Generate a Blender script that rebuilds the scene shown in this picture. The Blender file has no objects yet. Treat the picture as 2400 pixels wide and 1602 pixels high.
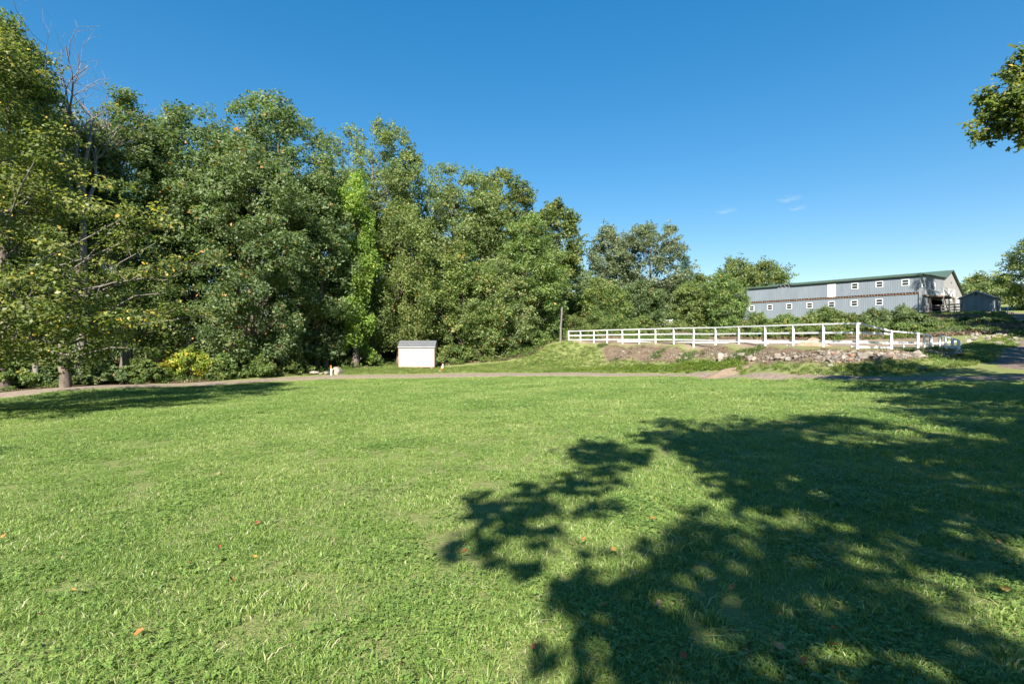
import bpy, bmesh, math, random
import numpy as np
from mathutils import Vector, Matrix

# ------------------------------------------------------------------ camera, sky, sun
scene = bpy.context.scene
EYE = 1.6
F = 1200.0            # focal length in photo pixels (2400 wide)
HOR = 795.0           # photo row of the horizon
cam_d = bpy.data.cameras.new('camera')
cam_d.sensor_width = 36.0
cam_d.lens = 18.0
cam_d.clip_start = 0.05
cam_d.clip_end = 2000.0
cam = bpy.data.objects.new('camera', cam_d)
scene.collection.objects.link(cam)
cam.location = (0, 0, EYE)
cam.rotation_euler = (math.radians(90 - math.degrees(math.atan(6 / F))), 0, 0)
scene.camera = cam

SUN_EL = math.radians(38)
SUN_AZ = Vector((-0.12, -0.993, 0)).normalized()
to_sun = Vector((SUN_AZ.x * math.cos(SUN_EL), SUN_AZ.y * math.cos(SUN_EL), math.sin(SUN_EL)))
world = bpy.data.worlds.new('World')
scene.world = world
world.use_nodes = True
wn = world.node_tree.nodes
wl = world.node_tree.links
wn.clear()
sky_n = wn.new('ShaderNodeTexSky')
sky_n.sky_type = 'NISHITA'
sky_n.sun_disc = False
sky_n.sun_elevation = SUN_EL
sky_n.sun_rotation = math.atan2(SUN_AZ.x, SUN_AZ.y)
sky_n.altitude = 100
sky_n.air_density = 1.0
sky_n.dust_density = 0.1
sky_n.ozone_density = 1.5
bg = wn.new('ShaderNodeBackground')
bg.inputs['Strength'].default_value = 0.09
wo = wn.new('ShaderNodeOutputWorld')
hsv = wn.new('ShaderNodeHueSaturation')
hsv.inputs['Saturation'].default_value = 1.85
gam = wn.new('ShaderNodeGamma')
gam.inputs[1].default_value = 0.65
wl.new(sky_n.outputs[0], gam.inputs[0])
wl.new(gam.outputs[0], hsv.inputs['Color'])
tcw = wn.new('ShaderNodeTexCoord')
cur = hsv.outputs[0]
for cx_, cy_, rad in ((1850, 466, .022), (1868, 488, .016), (1702, 494, .02)):
    dv = Vector(((cx_ - 1200) / F, 1, -(cy_ - HOR) / F)).normalized()
    sb = wn.new('ShaderNodeVectorMath'); sb.operation = 'SUBTRACT'; sb.inputs[1].default_value = dv
    wl.new(tcw.outputs['Generated'], sb.inputs[0])
    ms = wn.new('ShaderNodeVectorMath'); ms.operation = 'MULTIPLY'; ms.inputs[1].default_value = (1, 1, 3.2)
    wl.new(sb.outputs[0], ms.inputs[0])
    ln = wn.new('ShaderNodeVectorMath'); ln.operation = 'LENGTH'; wl.new(ms.outputs[0], ln.inputs[0])
    m1 = wn.new('ShaderNodeMapRange'); m1.inputs[1].default_value = rad; m1.inputs[2].default_value = 0; m1.inputs[3].default_value = 0; m1.inputs[4].default_value = 1
    wl.new(ln.outputs['Value'], m1.inputs[0])
    nzw = wn.new('ShaderNodeTexNoise'); nzw.inputs['Scale'].default_value = 55; nzw.inputs['Detail'].default_value = 5
    wl.new(ms.outputs[0], nzw.inputs['Vector'])
    m2 = wn.new('ShaderNodeMapRange'); m2.inputs[1].default_value = .42; m2.inputs[2].default_value = .75; m2.inputs[3].default_value = 0; m2.inputs[4].default_value = .55
    wl.new(nzw.outputs['Fac'], m2.inputs[0])
    mm_ = wn.new('ShaderNodeMath'); mm_.operation = 'MULTIPLY'; wl.new(m1.outputs[0], mm_.inputs[0]); wl.new(m2.outputs[0], mm_.inputs[1])
    mc = wn.new('ShaderNodeMix'); mc.data_type = 'RGBA'; mc.inputs[7].default_value = (2.9, 3.2, 3.5, 1)
    wl.new(mm_.outputs[0], mc.inputs[0]); wl.new(cur, mc.inputs[6])
    cur = mc.outputs[2]
wl.new(cur, bg.inputs['Color'])
wl.new(bg.outputs[0], wo.inputs['Surface'])

sun_d = bpy.data.lights.new('sun', 'SUN')
sun_d.energy = 4.4
sun_d.angle = math.radians(0.53)
sun_d.color = (1.0, 0.94, 0.85)
sun = bpy.data.objects.new('sun', sun_d)
scene.collection.objects.link(sun)
sun.rotation_euler = (-to_sun).to_track_quat('-Z', 'Y').to_euler()
sun.location = (0, -20, 60)

vs = scene.view_settings
vs.view_transform = 'Standard'
vs.look = 'None'
vs.exposure = 1.7
vs.gamma = 1.0
vs.use_curve_mapping = False
scene.cycles.max_bounces = 6
scene.cycles.diffuse_bounces = 3
scene.cycles.glossy_bounces = 2
scene.cycles.transmission_bounces = 4
scene.cycles.transparent_max_bounces = 4
scene.cycles.caustics_reflective = False
scene.cycles.caustics_refractive = False

# ------------------------------------------------------------------ helpers
COL = scene.collection
WM = {}                                            # world matrices of built objects


def P(px, py, Z):
    """photo pixel + distance -> world point"""
    return np.array([Z * (px - 1200) / F, Z, EYE - (py - HOR) * Z / F])


def tag(o, label=None, cat=None, group=None, kind=None):
    if label: o['label'] = label
    if cat: o['category'] = cat
    if group: o['group'] = group
    if kind: o['kind'] = kind
    return o


def thing(name, loc, label, cat, group=None, rotz=0.0):
    o = bpy.data.objects.new(name, None)
    o.empty_display_size = 0.2
    COL.objects.link(o)
    o.location = loc
    o.rotation_euler = (0, 0, rotz)
    WM[o] = Matrix.Translation(Vector(loc)) @ Matrix.Rotation(rotz, 4, 'Z')
    return tag(o, label, cat, group)


def put(name, me, parent=None, M=None, local=False):
    """link a mesh object; M is its world matrix (or, with local, in the parent's space)"""
    o = bpy.data.objects.new(name, me)
    COL.objects.link(o)
    M = M if M is not None else Matrix.Identity(4)
    if parent is not None:
        o.parent = parent
        if local:
            WM[o] = WM[parent] @ M
            o.matrix_basis = M
        else:
            WM[o] = M
            o.matrix_parent_inverse = WM[parent].inverted()
            o.matrix_basis = M
    else:
        WM[o] = M
        o.matrix_basis = M
    return o


def mesh_np(name, verts, faces, mat, attrs=None, smooth=False):
    """faces: (n,k) int array, all k-gons"""
    verts = np.asarray(verts, dtype=np.float32)
    faces = np.asarray(faces, dtype=np.int32)
    me = bpy.data.meshes.new(name)
    n, k = faces.shape
    me.vertices.add(len(verts))
    me.vertices.foreach_set('co', verts.ravel())
    me.loops.add(n * k)
    me.loops.foreach_set('vertex_index', faces.ravel())
    me.polygons.add(n)
    me.polygons.foreach_set('loop_start', np.arange(0, n * k, k, dtype=np.int32))
    me.polygons.foreach_set('loop_total', np.full(n, k, dtype=np.int32))
    if smooth:
        me.polygons.foreach_set('use_smooth', np.ones(n, dtype=bool))
    me.update(calc_edges=True)
    if attrs:
        for an, (dom, arr) in attrs.items():
            a = me.attributes.new(an, 'FLOAT', dom)
            a.data.foreach_set('value', np.asarray(arr, dtype=np.float32))
    if mat is not None:
        me.materials.append(mat)
    return me


def mesh_py(name, verts, faces, mat, smooth=False):
    me = bpy.data.meshes.new(name)
    me.from_pydata([tuple(map(float, v)) for v in verts], [], faces)
    if smooth:
        for p in me.polygons: p.use_smooth = True
    if mat is not None:
        me.materials.append(mat)
    me.update()
    return me


CUBES = {}


def cube(mat, bev=0.0):
    """shared unit cube, one per material"""
    if mat.name not in CUBES:
        v = [(x, y, z) for x in (-.5, .5) for y in (-.5, .5) for z in (-.5, .5)]
        f = [(0, 1, 3, 2), (4, 6, 7, 5), (0, 4, 5, 1), (2, 3, 7, 6), (0, 2, 6, 4), (1, 5, 7, 3)]
        CUBES[mat.name] = mesh_py('block_' + mat.name, v, f, mat)
    return CUBES[mat.name]


def box(name, c, s, mat, parent, local=True):
    """axis-aligned box in the parent's space: centre c, size s"""
    M = Matrix.Translation(Vector(c)) @ Matrix.Diagonal((*s, 1))
    return put(name, cube(mat), parent, M, local)


def box2(name, lo, hi, mat, parent, local=True):
    lo = np.array(lo, float); hi = np.array(hi, float)
    return box(name, (lo + hi) / 2, hi - lo, mat, parent, local)


def bar(name, p0, p1, w, h, mat, parent, local=False, up=(0, 0, 1)):
    """beam from p0 to p1: w across, h along 'up'"""
    p0 = Vector(p0); p1 = Vector(p1)
    d = p1 - p0
    L = d.length
    x = d.normalized()
    u = Vector(up)
    y = u.cross(x)
    if y.length < 1e-4:
        y = Vector((0, 1, 0)).cross(x)
        if y.length < 1e-4: y = Vector((1, 0, 0)).cross(x)
    y.normalize()
    z = x.cross(y)
    R = Matrix((x, y, z)).transposed().to_4x4()
    M = Matrix.Translation((p0 + p1) / 2) @ R @ Matrix.Diagonal((L, w, h, 1))
    return put(name, cube(mat), parent, M, local)


# ------------------------------------------------------------------ materials
def new_mat(name):
    m = bpy.data.materials.new(name)
    m.use_nodes = True
    nt = m.node_tree
    nt.nodes.clear()
    out = nt.nodes.new('ShaderNodeOutputMaterial')
    return m, nt.nodes, nt.links, out


def ramp(nodes, stops, interp='LINEAR'):
    r = nodes.new('ShaderNodeValToRGB')
    r.color_ramp.interpolation = interp
    el = r.color_ramp.elements
    while len(el) < len(stops): el.new(0.5)
    for e, (p, c) in zip(el, stops):
        e.position = p
        e.color = (*c, 1)
    return r


def noise(nodes, links, scale, detail=4, rough=0.6, coord='Object', vec=None):
    n = nodes.new('ShaderNodeTexNoise')
    n.inputs['Scale'].default_value = scale
    n.inputs['Detail'].default_value = detail
    n.inputs['Roughness'].default_value = rough
    if vec is None:
        tc = nodes.new('ShaderNodeTexCoord')
        links.new(tc.outputs[coord], n.inputs['Vector'])
    else:
        links.new(vec, n.inputs['Vector'])
    return n


def geo_pos(nodes):
    return nodes.new('ShaderNodeNewGeometry').outputs['Position']


def leaf_mat(name, dark, mid, light, accent, trans=0.48, gloss=0.34):
    m, N, L, out = new_mat(name)
    at = N.new('ShaderNodeAttribute'); at.attribute_name = 'tint'
    r = ramp(N, [(0.0, dark), (0.45, mid), (0.88, light), (0.93, accent)])
    L.new(at.outputs['Fac'], r.inputs[0])
    nz = noise(N, L, 0.35, 3, 0.5, vec=geo_pos(N))
    hs = N.new('ShaderNodeHueSaturation')
    hs.inputs['Saturation'].default_value = 0.93
    mr = N.new('ShaderNodeMapRange')
    mr.inputs[1].default_value = 0.3; mr.inputs[2].default_value = 0.7
    mr.inputs[3].default_value = 1.38; mr.inputs[4].default_value = 1.95
    L.new(nz.outputs['Fac'], mr.inputs[0])
    L.new(mr.outputs[0], hs.inputs['Value'])
    L.new(r.outputs[0], hs.inputs['Color'])
    pb = N.new('ShaderNodeBsdfPrincipled')
    pb.inputs['Roughness'].default_value = 0.5
    pb.inputs['Specular IOR Level'].default_value = gloss
    L.new(hs.outputs[0], pb.inputs['Base Color'])
    tr = N.new('ShaderNodeBsdfTranslucent')
    tm = N.new('ShaderNodeMix'); tm.data_type = 'RGBA'; tm.blend_type = 'MULTIPLY'
    tm.inputs[0].default_value = 1.0
    tm.inputs[7].default_value = (1.25, 1.35, 0.55, 1)
    L.new(hs.outputs[0], tm.inputs[6])
    L.new(tm.outputs[2], tr.inputs['Color'])
    mx = N.new('ShaderNodeMixShader')
    mx.inputs[0].default_value = trans
    L.new(pb.outputs[0], mx.inputs[1]); L.new(tr.outputs[0], mx.inputs[2])
    L.new(mx.outputs[0], out.inputs['Surface'])
    return m


def simple_mat(name, col, rough=0.7, var=0.15, scale=6.0, bump=0.0, bscale=30.0, spec=0.3, metal=0.0, stretch=None, col2=None):
    m, N, L, out = new_mat(name)
    tc = N.new('ShaderNodeTexCoord')
    vec = geo_pos(N)
    if stretch is not None:
        mp = N.new('ShaderNodeMapping'); mp.inputs['Scale'].default_value = stretch
        L.new(vec, mp.inputs[0]); vec = mp.outputs[0]
    nz = noise(N, L, scale, 5, 0.65, vec=vec)
    c = np.array(col)
    c2 = np.array(col2) if col2 is not None else c * (1 + var)
    c1 = c * (1 - var)
    r = ramp(N, [(0.3, tuple(c1)), (0.7, tuple(np.clip(c2, 0, 1)))])
    L.new(nz.outputs['Fac'], r.inputs[0])
    pb = N.new('ShaderNodeBsdfPrincipled')
    pb.inputs['Roughness'].default_value = rough
    pb.inputs['Specular IOR Level'].default_value = spec
    pb.inputs['Metallic'].default_value = metal
    L.new(r.outputs[0], pb.inputs['Base Color'])
    if bump > 0:
        nb = noise(N, L, bscale, 4, 0.6, vec=vec)
        b = N.new('ShaderNodeBump'); b.inputs['Strength'].default_value = bump
        b.inputs['Distance'].default_value = 0.02
        L.new(nb.outputs['Fac'], b.inputs['Height']); L.new(b.outputs[0], pb.inputs['Normal'])
    L.new(pb.outputs[0], out.inputs['Surface'])
    return m


M_BARK = simple_mat('bark', (0.13, 0.105, 0.085), 0.9, 0.45, 5, 0.6, 14, 0.1, stretch=(1, 1, 0.25))
M_BARK_PALE = simple_mat('bark_pale', (0.16, 0.142, 0.125), 0.9, 0.35, 5, 0.5, 14, 0.1, stretch=(1, 1, 0.25))
M_DEAD = simple_mat('dead_wood', (0.19, 0.165, 0.15), 0.9, 0.4, 3, 0.3, 14, 0.1)
M_WHITE = simple_mat('white_paint', (0.7, 0.69, 0.67), 0.6, 0.16, 3.5, 0.1, 20, col2=(0.8, 0.8, 0.79))
M_STONE = simple_mat('field_stone', (0.17, 0.145, 0.12), 0.9, 0.42, 2.6, 0.5, 9, 0.15, col2=(0.27, 0.24, 0.2))
M_STONE_R = simple_mat('red_stone', (0.24, 0.13, 0.085), 0.9, 0.2, 3, 0.5, 9, 0.15)
M_STONE_P = simple_mat('pale_stone', (0.26, 0.22, 0.18), 0.9, 0.3, 3, 0.5, 9, 0.15)

LM = {
    'maple': leaf_mat('maple_leaf', (0.042, 0.07, 0.025), (0.08, 0.118, 0.044), (0.145, 0.182, 0.08), (0.4, 0.19, 0.06)),
    'linden': leaf_mat('linden_leaf', (0.04, 0.062, 0.015), (0.09, 0.115, 0.03), (0.185, 0.19, 0.058), (0.42, 0.28, 0.05)),
    'oak': leaf_mat('oak_leaf', (0.04, 0.062, 0.016), (0.085, 0.115, 0.03), (0.16, 0.175, 0.05), (0.3, 0.2, 0.05)),
    'airy': leaf_mat('ash_leaf', (0.055, 0.08, 0.03), (0.11, 0.145, 0.052), (0.19, 0.22, 0.085), (0.34, 0.22, 0.07)),
    'grey': leaf_mat('willow_leaf', (0.06, 0.078, 0.042), (0.105, 0.128, 0.072), (0.165, 0.188, 0.11), (0.2, 0.2, 0.1)),
    'droop': leaf_mat('birch_leaf', (0.048, 0.075, 0.02), (0.1, 0.135, 0.036), (0.175, 0.205, 0.06), (0.36, 0.2, 0.05)),
    'vine': leaf_mat('vine_leaf', (0.05, 0.095, 0.014), (0.115, 0.185, 0.026), (0.22, 0.28, 0.045), (0.4, 0.36, 0.05)),
    'pine': leaf_mat('pine_needle', (0.016, 0.042, 0.022), (0.03, 0.068, 0.036), (0.055, 0.1, 0.05), (0.06, 0.11, 0.05), 0.15),
    'shrub': leaf_mat('shrub_leaf', (0.042, 0.072, 0.018), (0.092, 0.135, 0.034), (0.17, 0.2, 0.055), (0.3, 0.17, 0.06)),
    'gold': leaf_mat('gold_leaf', (0.07, 0.11, 0.014), (0.16, 0.21, 0.022), (0.32, 0.33, 0.035), (0.55, 0.3, 0.02)),
    'bright': leaf_mat('bright_leaf', (0.045, 0.08, 0.02), (0.088, 0.135, 0.036), (0.16, 0.205, 0.06), (0.4, 0.2, 0.04)),
}

# ------------------------------------------------------------------ terrain
CP = []


def cp(*pts):
    for p in pts: CP.append(tuple(p))


for X in (-60, -45, -30, -20, -10, 0, 8, 14):
    for Y in (-12, -4, 2, 8, 15, 21, 28, 35):
        if Y > 30 and X < -22: continue
        if X == 14 and Y > 21: continue
        if X == 8 and Y > 30: continue
        cp((X, Y, 0.03 * X - 0.034 * Y))
for p in [(0, 938, 28), (400, 907, 34.5), (760, 890, 42), (1000, 887, 41.5), (1200, 884, 40), (1350, 883, 38.5), (1500, 882, 36.5), (1620, 882, 33), (1750, 883, 29), (1880, 885, 25.5), (2010, 888, 22), (2150, 892, 20), (2300, 898, 18.6), (2400, 901, 18)]:
    cp(P(*p))                                                            # lawn edge
for p in [(0, 915, 30.5), (150, 912, 31), (400, 900, 36), (600, 886, 42), (760, 878, 46), (935, 861.5, 52), (1018, 863.5, 52), (980, 860, 56), (1100, 870, 46), (1200, 871, 44.5),
          (1150, 858, 54), (1230, 852, 54), (1280, 836, 55), (1300, 820, 57), (1310, 803, 60), (1333, 798, 57), (1300, 848, 52),
          (1350, 826, 54), (1360, 845, 50.5), (1350, 871, 43), (1395, 802, 54)]:
    cp(P(*p))
for p in [(1333, 797, 58), (1423.5, 804, 53), (1500, 805, 48), (1579, 806, 44), (1677, 807, 38.5), (1732, 808, 35.5), (1793, 809, 33), (1860, 810.5, 30.5), (1930, 814, 28.5), (2010, 818, 27), (2089, 816, 29), (2151, 815.5, 31), (2182, 815, 33.5), (2204, 816, 33.5), (2247, 818, 33)]:
    cp(P(*p))                                                            # fence foot
for p in [(1423, 806, 51), (1500, 808, 46.5), (1579, 809, 42.7), (1677, 810.5, 37.2), (1793, 812.5, 31.8), (1930, 817, 27.4), (2010, 821, 26.1), (2110, 820, 27.5), (2187, 820, 29.5)]:
    cp(P(*p))                                                            # crest
for p in [(1430, 846, 47.5), (1500, 849, 44.2), (1579, 850, 40.6), (1677, 850, 35.6), (1793, 850, 30.3), (1930, 849, 26.2), (2010, 848, 24.9), (2110, 846, 25.3), (2187, 842, 26.8), (2240, 836, 28.5)]:
    cp(P(*p))                                                            # toe
for p in [(1430, 869, 43.2), (1500, 871, 41), (1600, 871.5, 37), (1750, 872, 31.2), (1880, 876, 26.3), (2010, 880.5, 23), (2100, 882, 22.3), (2200, 872, 23), (2260, 862, 24)]:
    cp(P(*p))                                                            # verge
for p in [(2330, 838, 27.5), (2400, 840, 28), (2400, 865, 22), (2400, 815, 36), (2320, 815, 33), (2300, 806, 37), (2400, 780, 48), (2400, 758, 58), (2390, 742, 68), (2420, 735, 80), (2500, 800, 40), (2600, 850, 28), (2500, 745, 68),
          (2330, 783, 43), (2280, 790, 43), (2350, 765, 52), (2300, 760, 60), (2310, 738, 70), (2230, 793, 42), (2220, 738, 73), (2200, 778, 52), (2240, 755, 62)]:
    cp(P(*p))
for p in [(2118, 816, 38), (2050, 814, 40), (1942, 811.5, 44), (1845, 809.5, 48), (1720, 807.5, 51), (1571, 805, 53.5), (1448, 803, 56), (1640, 808, 42), (1850, 812, 36), (2030, 816, 32),
          (2060, 812, 43), (2118, 806, 44), (1800, 799, 55), (1990, 793, 51), (1900, 797, 53), (1600, 799, 58), (1450, 797, 61),
          (2157, 738, 76), (2100, 742, 78.5), (1950, 747, 85), (1850, 750, 90), (1738, 749, 98), (2040, 768, 63), (1900, 771, 68), (1780, 770, 70), (2120, 772, 58),
          (2327, 734, 74), (2252, 734, 77), (2340, 735, 84), (2200, 736, 84), (1650, 777, 70), (1560, 766, 84), (1450, 780, 76), (1360, 790, 70), (1315, 799, 63)]:
    cp(P(*p))
for p in [(1793, 809.5, 34.6), (1860, 811.5, 32.6), (1935, 814, 30.8), (2005, 816, 29.6), (1700, 808, 39.5), (1600, 806.5, 44.5)]:
    cp(P(*p))
cp((-45, 24, -1.7), (-60, 40, -1.6), (-35, 40, -1.3), (-25, 48, -1.2), (-22, 60, -0.7), (-8, 66, -0.4), (-30, 80, 0), (-60, 70, -0.8), (0, 80, 1.6), (10, 105, 3.5), (-40, 110, 1), (40, 120, 6.5), (60, 110, 6.4), (80, 110, 6.8),
   (100, 100, 8), (120, 150, 12), (0, 160, 5), (-120, 120, 0), (-150, 20, -3), (200, 60, 8), (100, 40, 5), (60, 30, 2.6), (40, 15, 1.2), (28, 8, 0.6), (24, -5, 0.7), (40, -30, 1.5), (0, -40, 1.2), (-60, -30, -0.8), (150, -40, 3),
   (-240, -60, -4), (-240, 240, 3), (0, 260, 9), (240, 260, 18), (240, -60, 5), (0, -120, 3))
CP = np.array(CP, float)
_c2 = 1.2 ** 2


def _solve():
    n = len(CP)
    D = np.sqrt(((CP[:, None, :2] - CP[None, :, :2]) ** 2).sum(-1) + _c2)
    A = np.zeros((n + 3, n + 3))
    A[:n, :n] = -D + np.eye(n) * 0.25          # slight smoothing
    A[:n, n] = 1; A[:n, n + 1:] = CP[:, :2]
    A[n, :n] = 1; A[n + 1:, :n] = CP[:, :2].T
    b = np.zeros(n + 3); b[:n] = CP[:, 2]
    return np.linalg.solve(A, b)


TW = _solve()


def _hash_noise(x, y, s, seed=0):
    """cheap smooth value noise"""
    x = np.asarray(x, float) / s + 17.3 * seed; y = np.asarray(y, float) / s - 9.1 * seed
    xi = np.floor(x); yi = np.floor(y)
    fx = x - xi; fy = y - yi
    fx = fx * fx * (3 - 2 * fx); fy = fy * fy * (3 - 2 * fy)
    def h(a, b):
        v = np.sin(a * 127.1 + b * 311.7 + seed * 74.7) * 43758.5453
        return v - np.floor(v)
    return (h(xi, yi) * (1 - fx) + h(xi + 1, yi) * fx) * (1 - fy) + (h(xi, yi + 1) * (1 - fx) + h(xi + 1, yi + 1) * fx) * fy


def T(x, y):
    x = np.asarray(x, float); y = np.asarray(y, float)
    sh = np.broadcast(x, y).shape
    xf = np.broadcast_to(x, sh).ravel(); yf = np.broadcast_to(y, sh).ravel()
    out = np.empty(len(xf))
    n = len(CP)
    for a in range(0, len(xf), 20000):
        X = xf[a:a + 20000]; Y = yf[a:a + 20000]
        D = np.sqrt((X[:, None] - CP[None, :, 0]) ** 2 + (Y[:, None] - CP[None, :, 1]) ** 2 + _c2)
        out[a:a + 20000] = -D @ TW[:n] + TW[n] + TW[n + 1] * X + TW[n + 2] * Y
    d = np.hypot(xf, yf)
    out += (_hash_noise(xf, yf, 3.1, 1) - 0.5) * 0.07 * np.clip(d / 20, 0.3, 1) + (_hash_noise(xf, yf, 0.9, 2) - 0.5) * 0.02
    return out.reshape(sh)


def T1(x, y):
    return float(T(np.array([x]), np.array([y]))[0])


# paths
TRACK = np.array([(-48, 18), (-36, 25), (-29.2, 29.4), (-23.6, 35.4), (-19.8, 41), (-15.5, 44), (-7.2, 43.6), (0, 42.2), (5.5, 40.9), (9.69, 38.75), (11.5, 34.9), (12.9, 31.3), (13.5, 29.2), (13.8, 27.4), (14.45, 25.6), (15.15, 22.6), (16.7, 20.9), (20, 20), (27, 19)])
TRACK_W = np.array([1.2, 1.2, 1.1, 1.05, 1.2, 1.3, 1.5, 1.5, 1.4, 1.15, .8, .5, .42, .42, .45, .55, .75, 1.1, 1.2])
DRIVE = np.array([(38, 8), (29, 15), (25.2, 21.5), (29.4, 27.0), (36.6, 34), (43.6, 40.3), (52, 48.5), (60.5, 58), (69.5, 68.5), (78, 78), (84, 92)])


def dist_line(x, y, L):
    x = np.asarray(x, float); y = np.asarray(y, float)
    best = np.full(np.broadcast(x, y).shape, 1e9)
    for a, b in zip(L[:-1], L[1:]):
        d = b - a
        t = np.clip(((x - a[0]) * d[0] + (y - a[1]) * d[1]) / (d @ d), 0, 1)
        best = np.minimum(best, np.hypot(x - a[0] - t * d[0], y - a[1] - t * d[1]))
    return best


def inside(x, y, poly):
    x = np.asarray(x, float); y = np.asarray(y, float)
    r = np.zeros(np.broadcast(x, y).shape, bool)
    n = len(poly)
    for i in range(n):
        x0, y0 = poly[i]; x1, y1 = poly[(i + 1) % n]
        c = ((y0 > y) != (y1 > y)) & (x < (x1 - x0) * (y - y0) / (y1 - y0 + 1e-12) + x0)
        r ^= c
    return r


XY = lambda pts: [tuple(P(*p)[:2]) for p in pts]
BANK = XY([(1400, 806, 53), (1500, 806, 47), (1579, 808, 43), (1677, 808, 37.8), (1793, 811, 32.2), (1930, 815, 27.9), (2010, 819, 26.5), (2110, 818, 28), (2200, 818, 31), (2290, 826, 31),
           (2240, 838, 28), (2187, 843, 26.6), (2110, 847, 25.1), (2010, 849, 24.7), (1930, 850, 26), (1793, 851, 30.1), (1677, 851, 35.4), (1579, 851, 40.4), (1500, 850, 44), (1420, 847, 47.5)])
FOREST = XY([(-400, 930, 20), (-100, 916, 28), (150, 910, 31.5), (400, 898, 36.5), (600, 884, 43), (760, 876, 47.5), (900, 862, 55)]) + [(-7, 57), (2, 57), (5, 63), (12, 72), (24, 84), (40, 108), (60, 230), (-230, 230), (-230, -20)]
PADDOCK = XY([(1333, 797, 58), (1579, 806, 44), (1793, 809, 33), (2010, 818, 27), (2182, 815, 33.5), (2240, 818, 34), (2200, 800, 46), (1990, 793, 51), (1800, 799, 55), (1450, 797, 61)])
SLOPE = [(30, 52), (36, 47), (44, 43), (52, 50), (66, 68), (72, 74), (62, 77), (50, 88), (40, 96), (30, 75)]
SLOPE2 = [(6, 61), (16, 56.5), (30, 53), (32, 76), (20, 73), (9, 68)]
LAWN = XY([(-500, 985, 14), (0, 938, 28), (400, 907, 34.5), (760, 890, 42), (1000, 887, 41.5), (1200, 884, 40), (1350, 883, 38.5), (1500, 882, 36.5), (1620, 882, 33), (1750, 883, 29), (1880, 885, 25.5), (2010, 888, 22), (2150, 892, 20), (2300, 898, 18.6), (2450, 903, 17.6)]) + [(24, 14), (30, 5), (30, -25), (-60, -25), (-60, 5)]


def axis(segs):
    out = []
    for a, b, st in segs:
        out.append(np.arange(a, b, st))
    return np.concatenate(out + [[segs[-1][1]]])


gx = axis([(-600, -240, 90), (-240, -60, 10), (-60, -36, 2), (-36, 60, 0.5), (60, 90, 1.0), (90, 240, 10), (240, 600, 90)])
gy = axis([(-300, -60, 60), (-60, -6, 4), (-6, 70, 0.5), (70, 110, 1.0), (110, 260, 10), (260, 800, 90)])
GX, GY = np.meshgrid(gx, gy)
cxy = np.clip(GX, -240, 240), np.clip(GY, -120, 260)
GZ = T(*cxy)
nx, ny = len(gx), len(gy)
idx = np.arange(nx * ny).reshape(ny, nx)
faces = np.stack([idx[:-1, :-1], idx[:-1, 1:], idx[1:, 1:], idx[1:, :-1]], -1).reshape(-1, 4)
gverts = np.stack([GX, GY, GZ], -1).reshape(-1, 3)
fx, fy = GX.ravel(), GY.ravel()
wob = (_hash_noise(fx, fy, 1.7, 5) - 0.5) * 1.6
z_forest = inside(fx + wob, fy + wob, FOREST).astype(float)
z_bank = np.maximum(inside(fx + wob * .4, fy + wob * .4, BANK), (inside(fx + wob, fy + wob, SLOPE) | inside(fx + wob * .5, fy + wob * .5, SLOPE2)) * (_hash_noise(fx, fy, 3, 8) > 0.3)).astype(float)
z_pad = inside(fx, fy, PADDOCK).astype(float)


def ground_mat():
    m, N, L, out = new_mat('ground')
    pos = geo_pos(N)
    n1 = noise(N, L, 0.55, 5, 0.6, vec=pos)
    n2 = noise(N, L, 9.0, 5, 0.7, vec=pos)
    n3 = noise(N, L, 45.0, 3, 0.7, vec=pos)
    g1 = ramp(N, [(0.3, (0.13, 0.17, 0.05)), (0.55, (0.19, 0.21, 0.075)), (0.75, (0.26, 0.23, 0.11))])
    L.new(n2.outputs['Fac'], g1.inputs[0])
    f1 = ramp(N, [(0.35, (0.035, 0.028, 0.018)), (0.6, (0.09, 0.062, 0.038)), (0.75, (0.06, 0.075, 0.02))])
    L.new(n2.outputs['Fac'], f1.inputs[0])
    b1 = ramp(N, [(0.3, (0.1, 0.072, 0.05)), (0.52, (0.17, 0.125, 0.09)), (0.72, (0.12, 0.12, 0.05))])
    L.new(n2.outputs['Fac'], b1.inputs[0])
    p1 = ramp(N, [(0.3, (0.2, 0.145, 0.1)), (0.5, (0.25, 0.19, 0.14)), (0.66, (0.15, 0.14, 0.07))])
    L.new(n1.outputs['Fac'], p1.inputs[0])
    cur = g1.outputs[0]
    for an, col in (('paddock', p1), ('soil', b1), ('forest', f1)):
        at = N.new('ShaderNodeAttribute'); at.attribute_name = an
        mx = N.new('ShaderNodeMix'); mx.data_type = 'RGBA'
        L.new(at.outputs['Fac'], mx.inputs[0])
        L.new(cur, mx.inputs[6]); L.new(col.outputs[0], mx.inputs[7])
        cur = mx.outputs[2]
    pb = N.new('ShaderNodeBsdfPrincipled')
    pb.inputs['Roughness'].default_value = 0.95
    pb.inputs['Specular IOR Level'].default_value = 0.1
    L.new(cur, pb.inputs['Base Color'])
    b = N.new('ShaderNodeBump'); b.inputs['Strength'].default_value = 0.7; b.inputs['Distance'].default_value = 0.05
    L.new(n3.outputs['Fac'], b.inputs['Height']); L.new(b.outputs[0], pb.inputs['Normal'])
    L.new(pb.outputs[0], out.inputs['Surface'])
    return m


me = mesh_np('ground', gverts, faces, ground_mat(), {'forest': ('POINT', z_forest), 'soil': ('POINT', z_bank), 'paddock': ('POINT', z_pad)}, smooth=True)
tag(put('ground', me), kind='structure')


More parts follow.
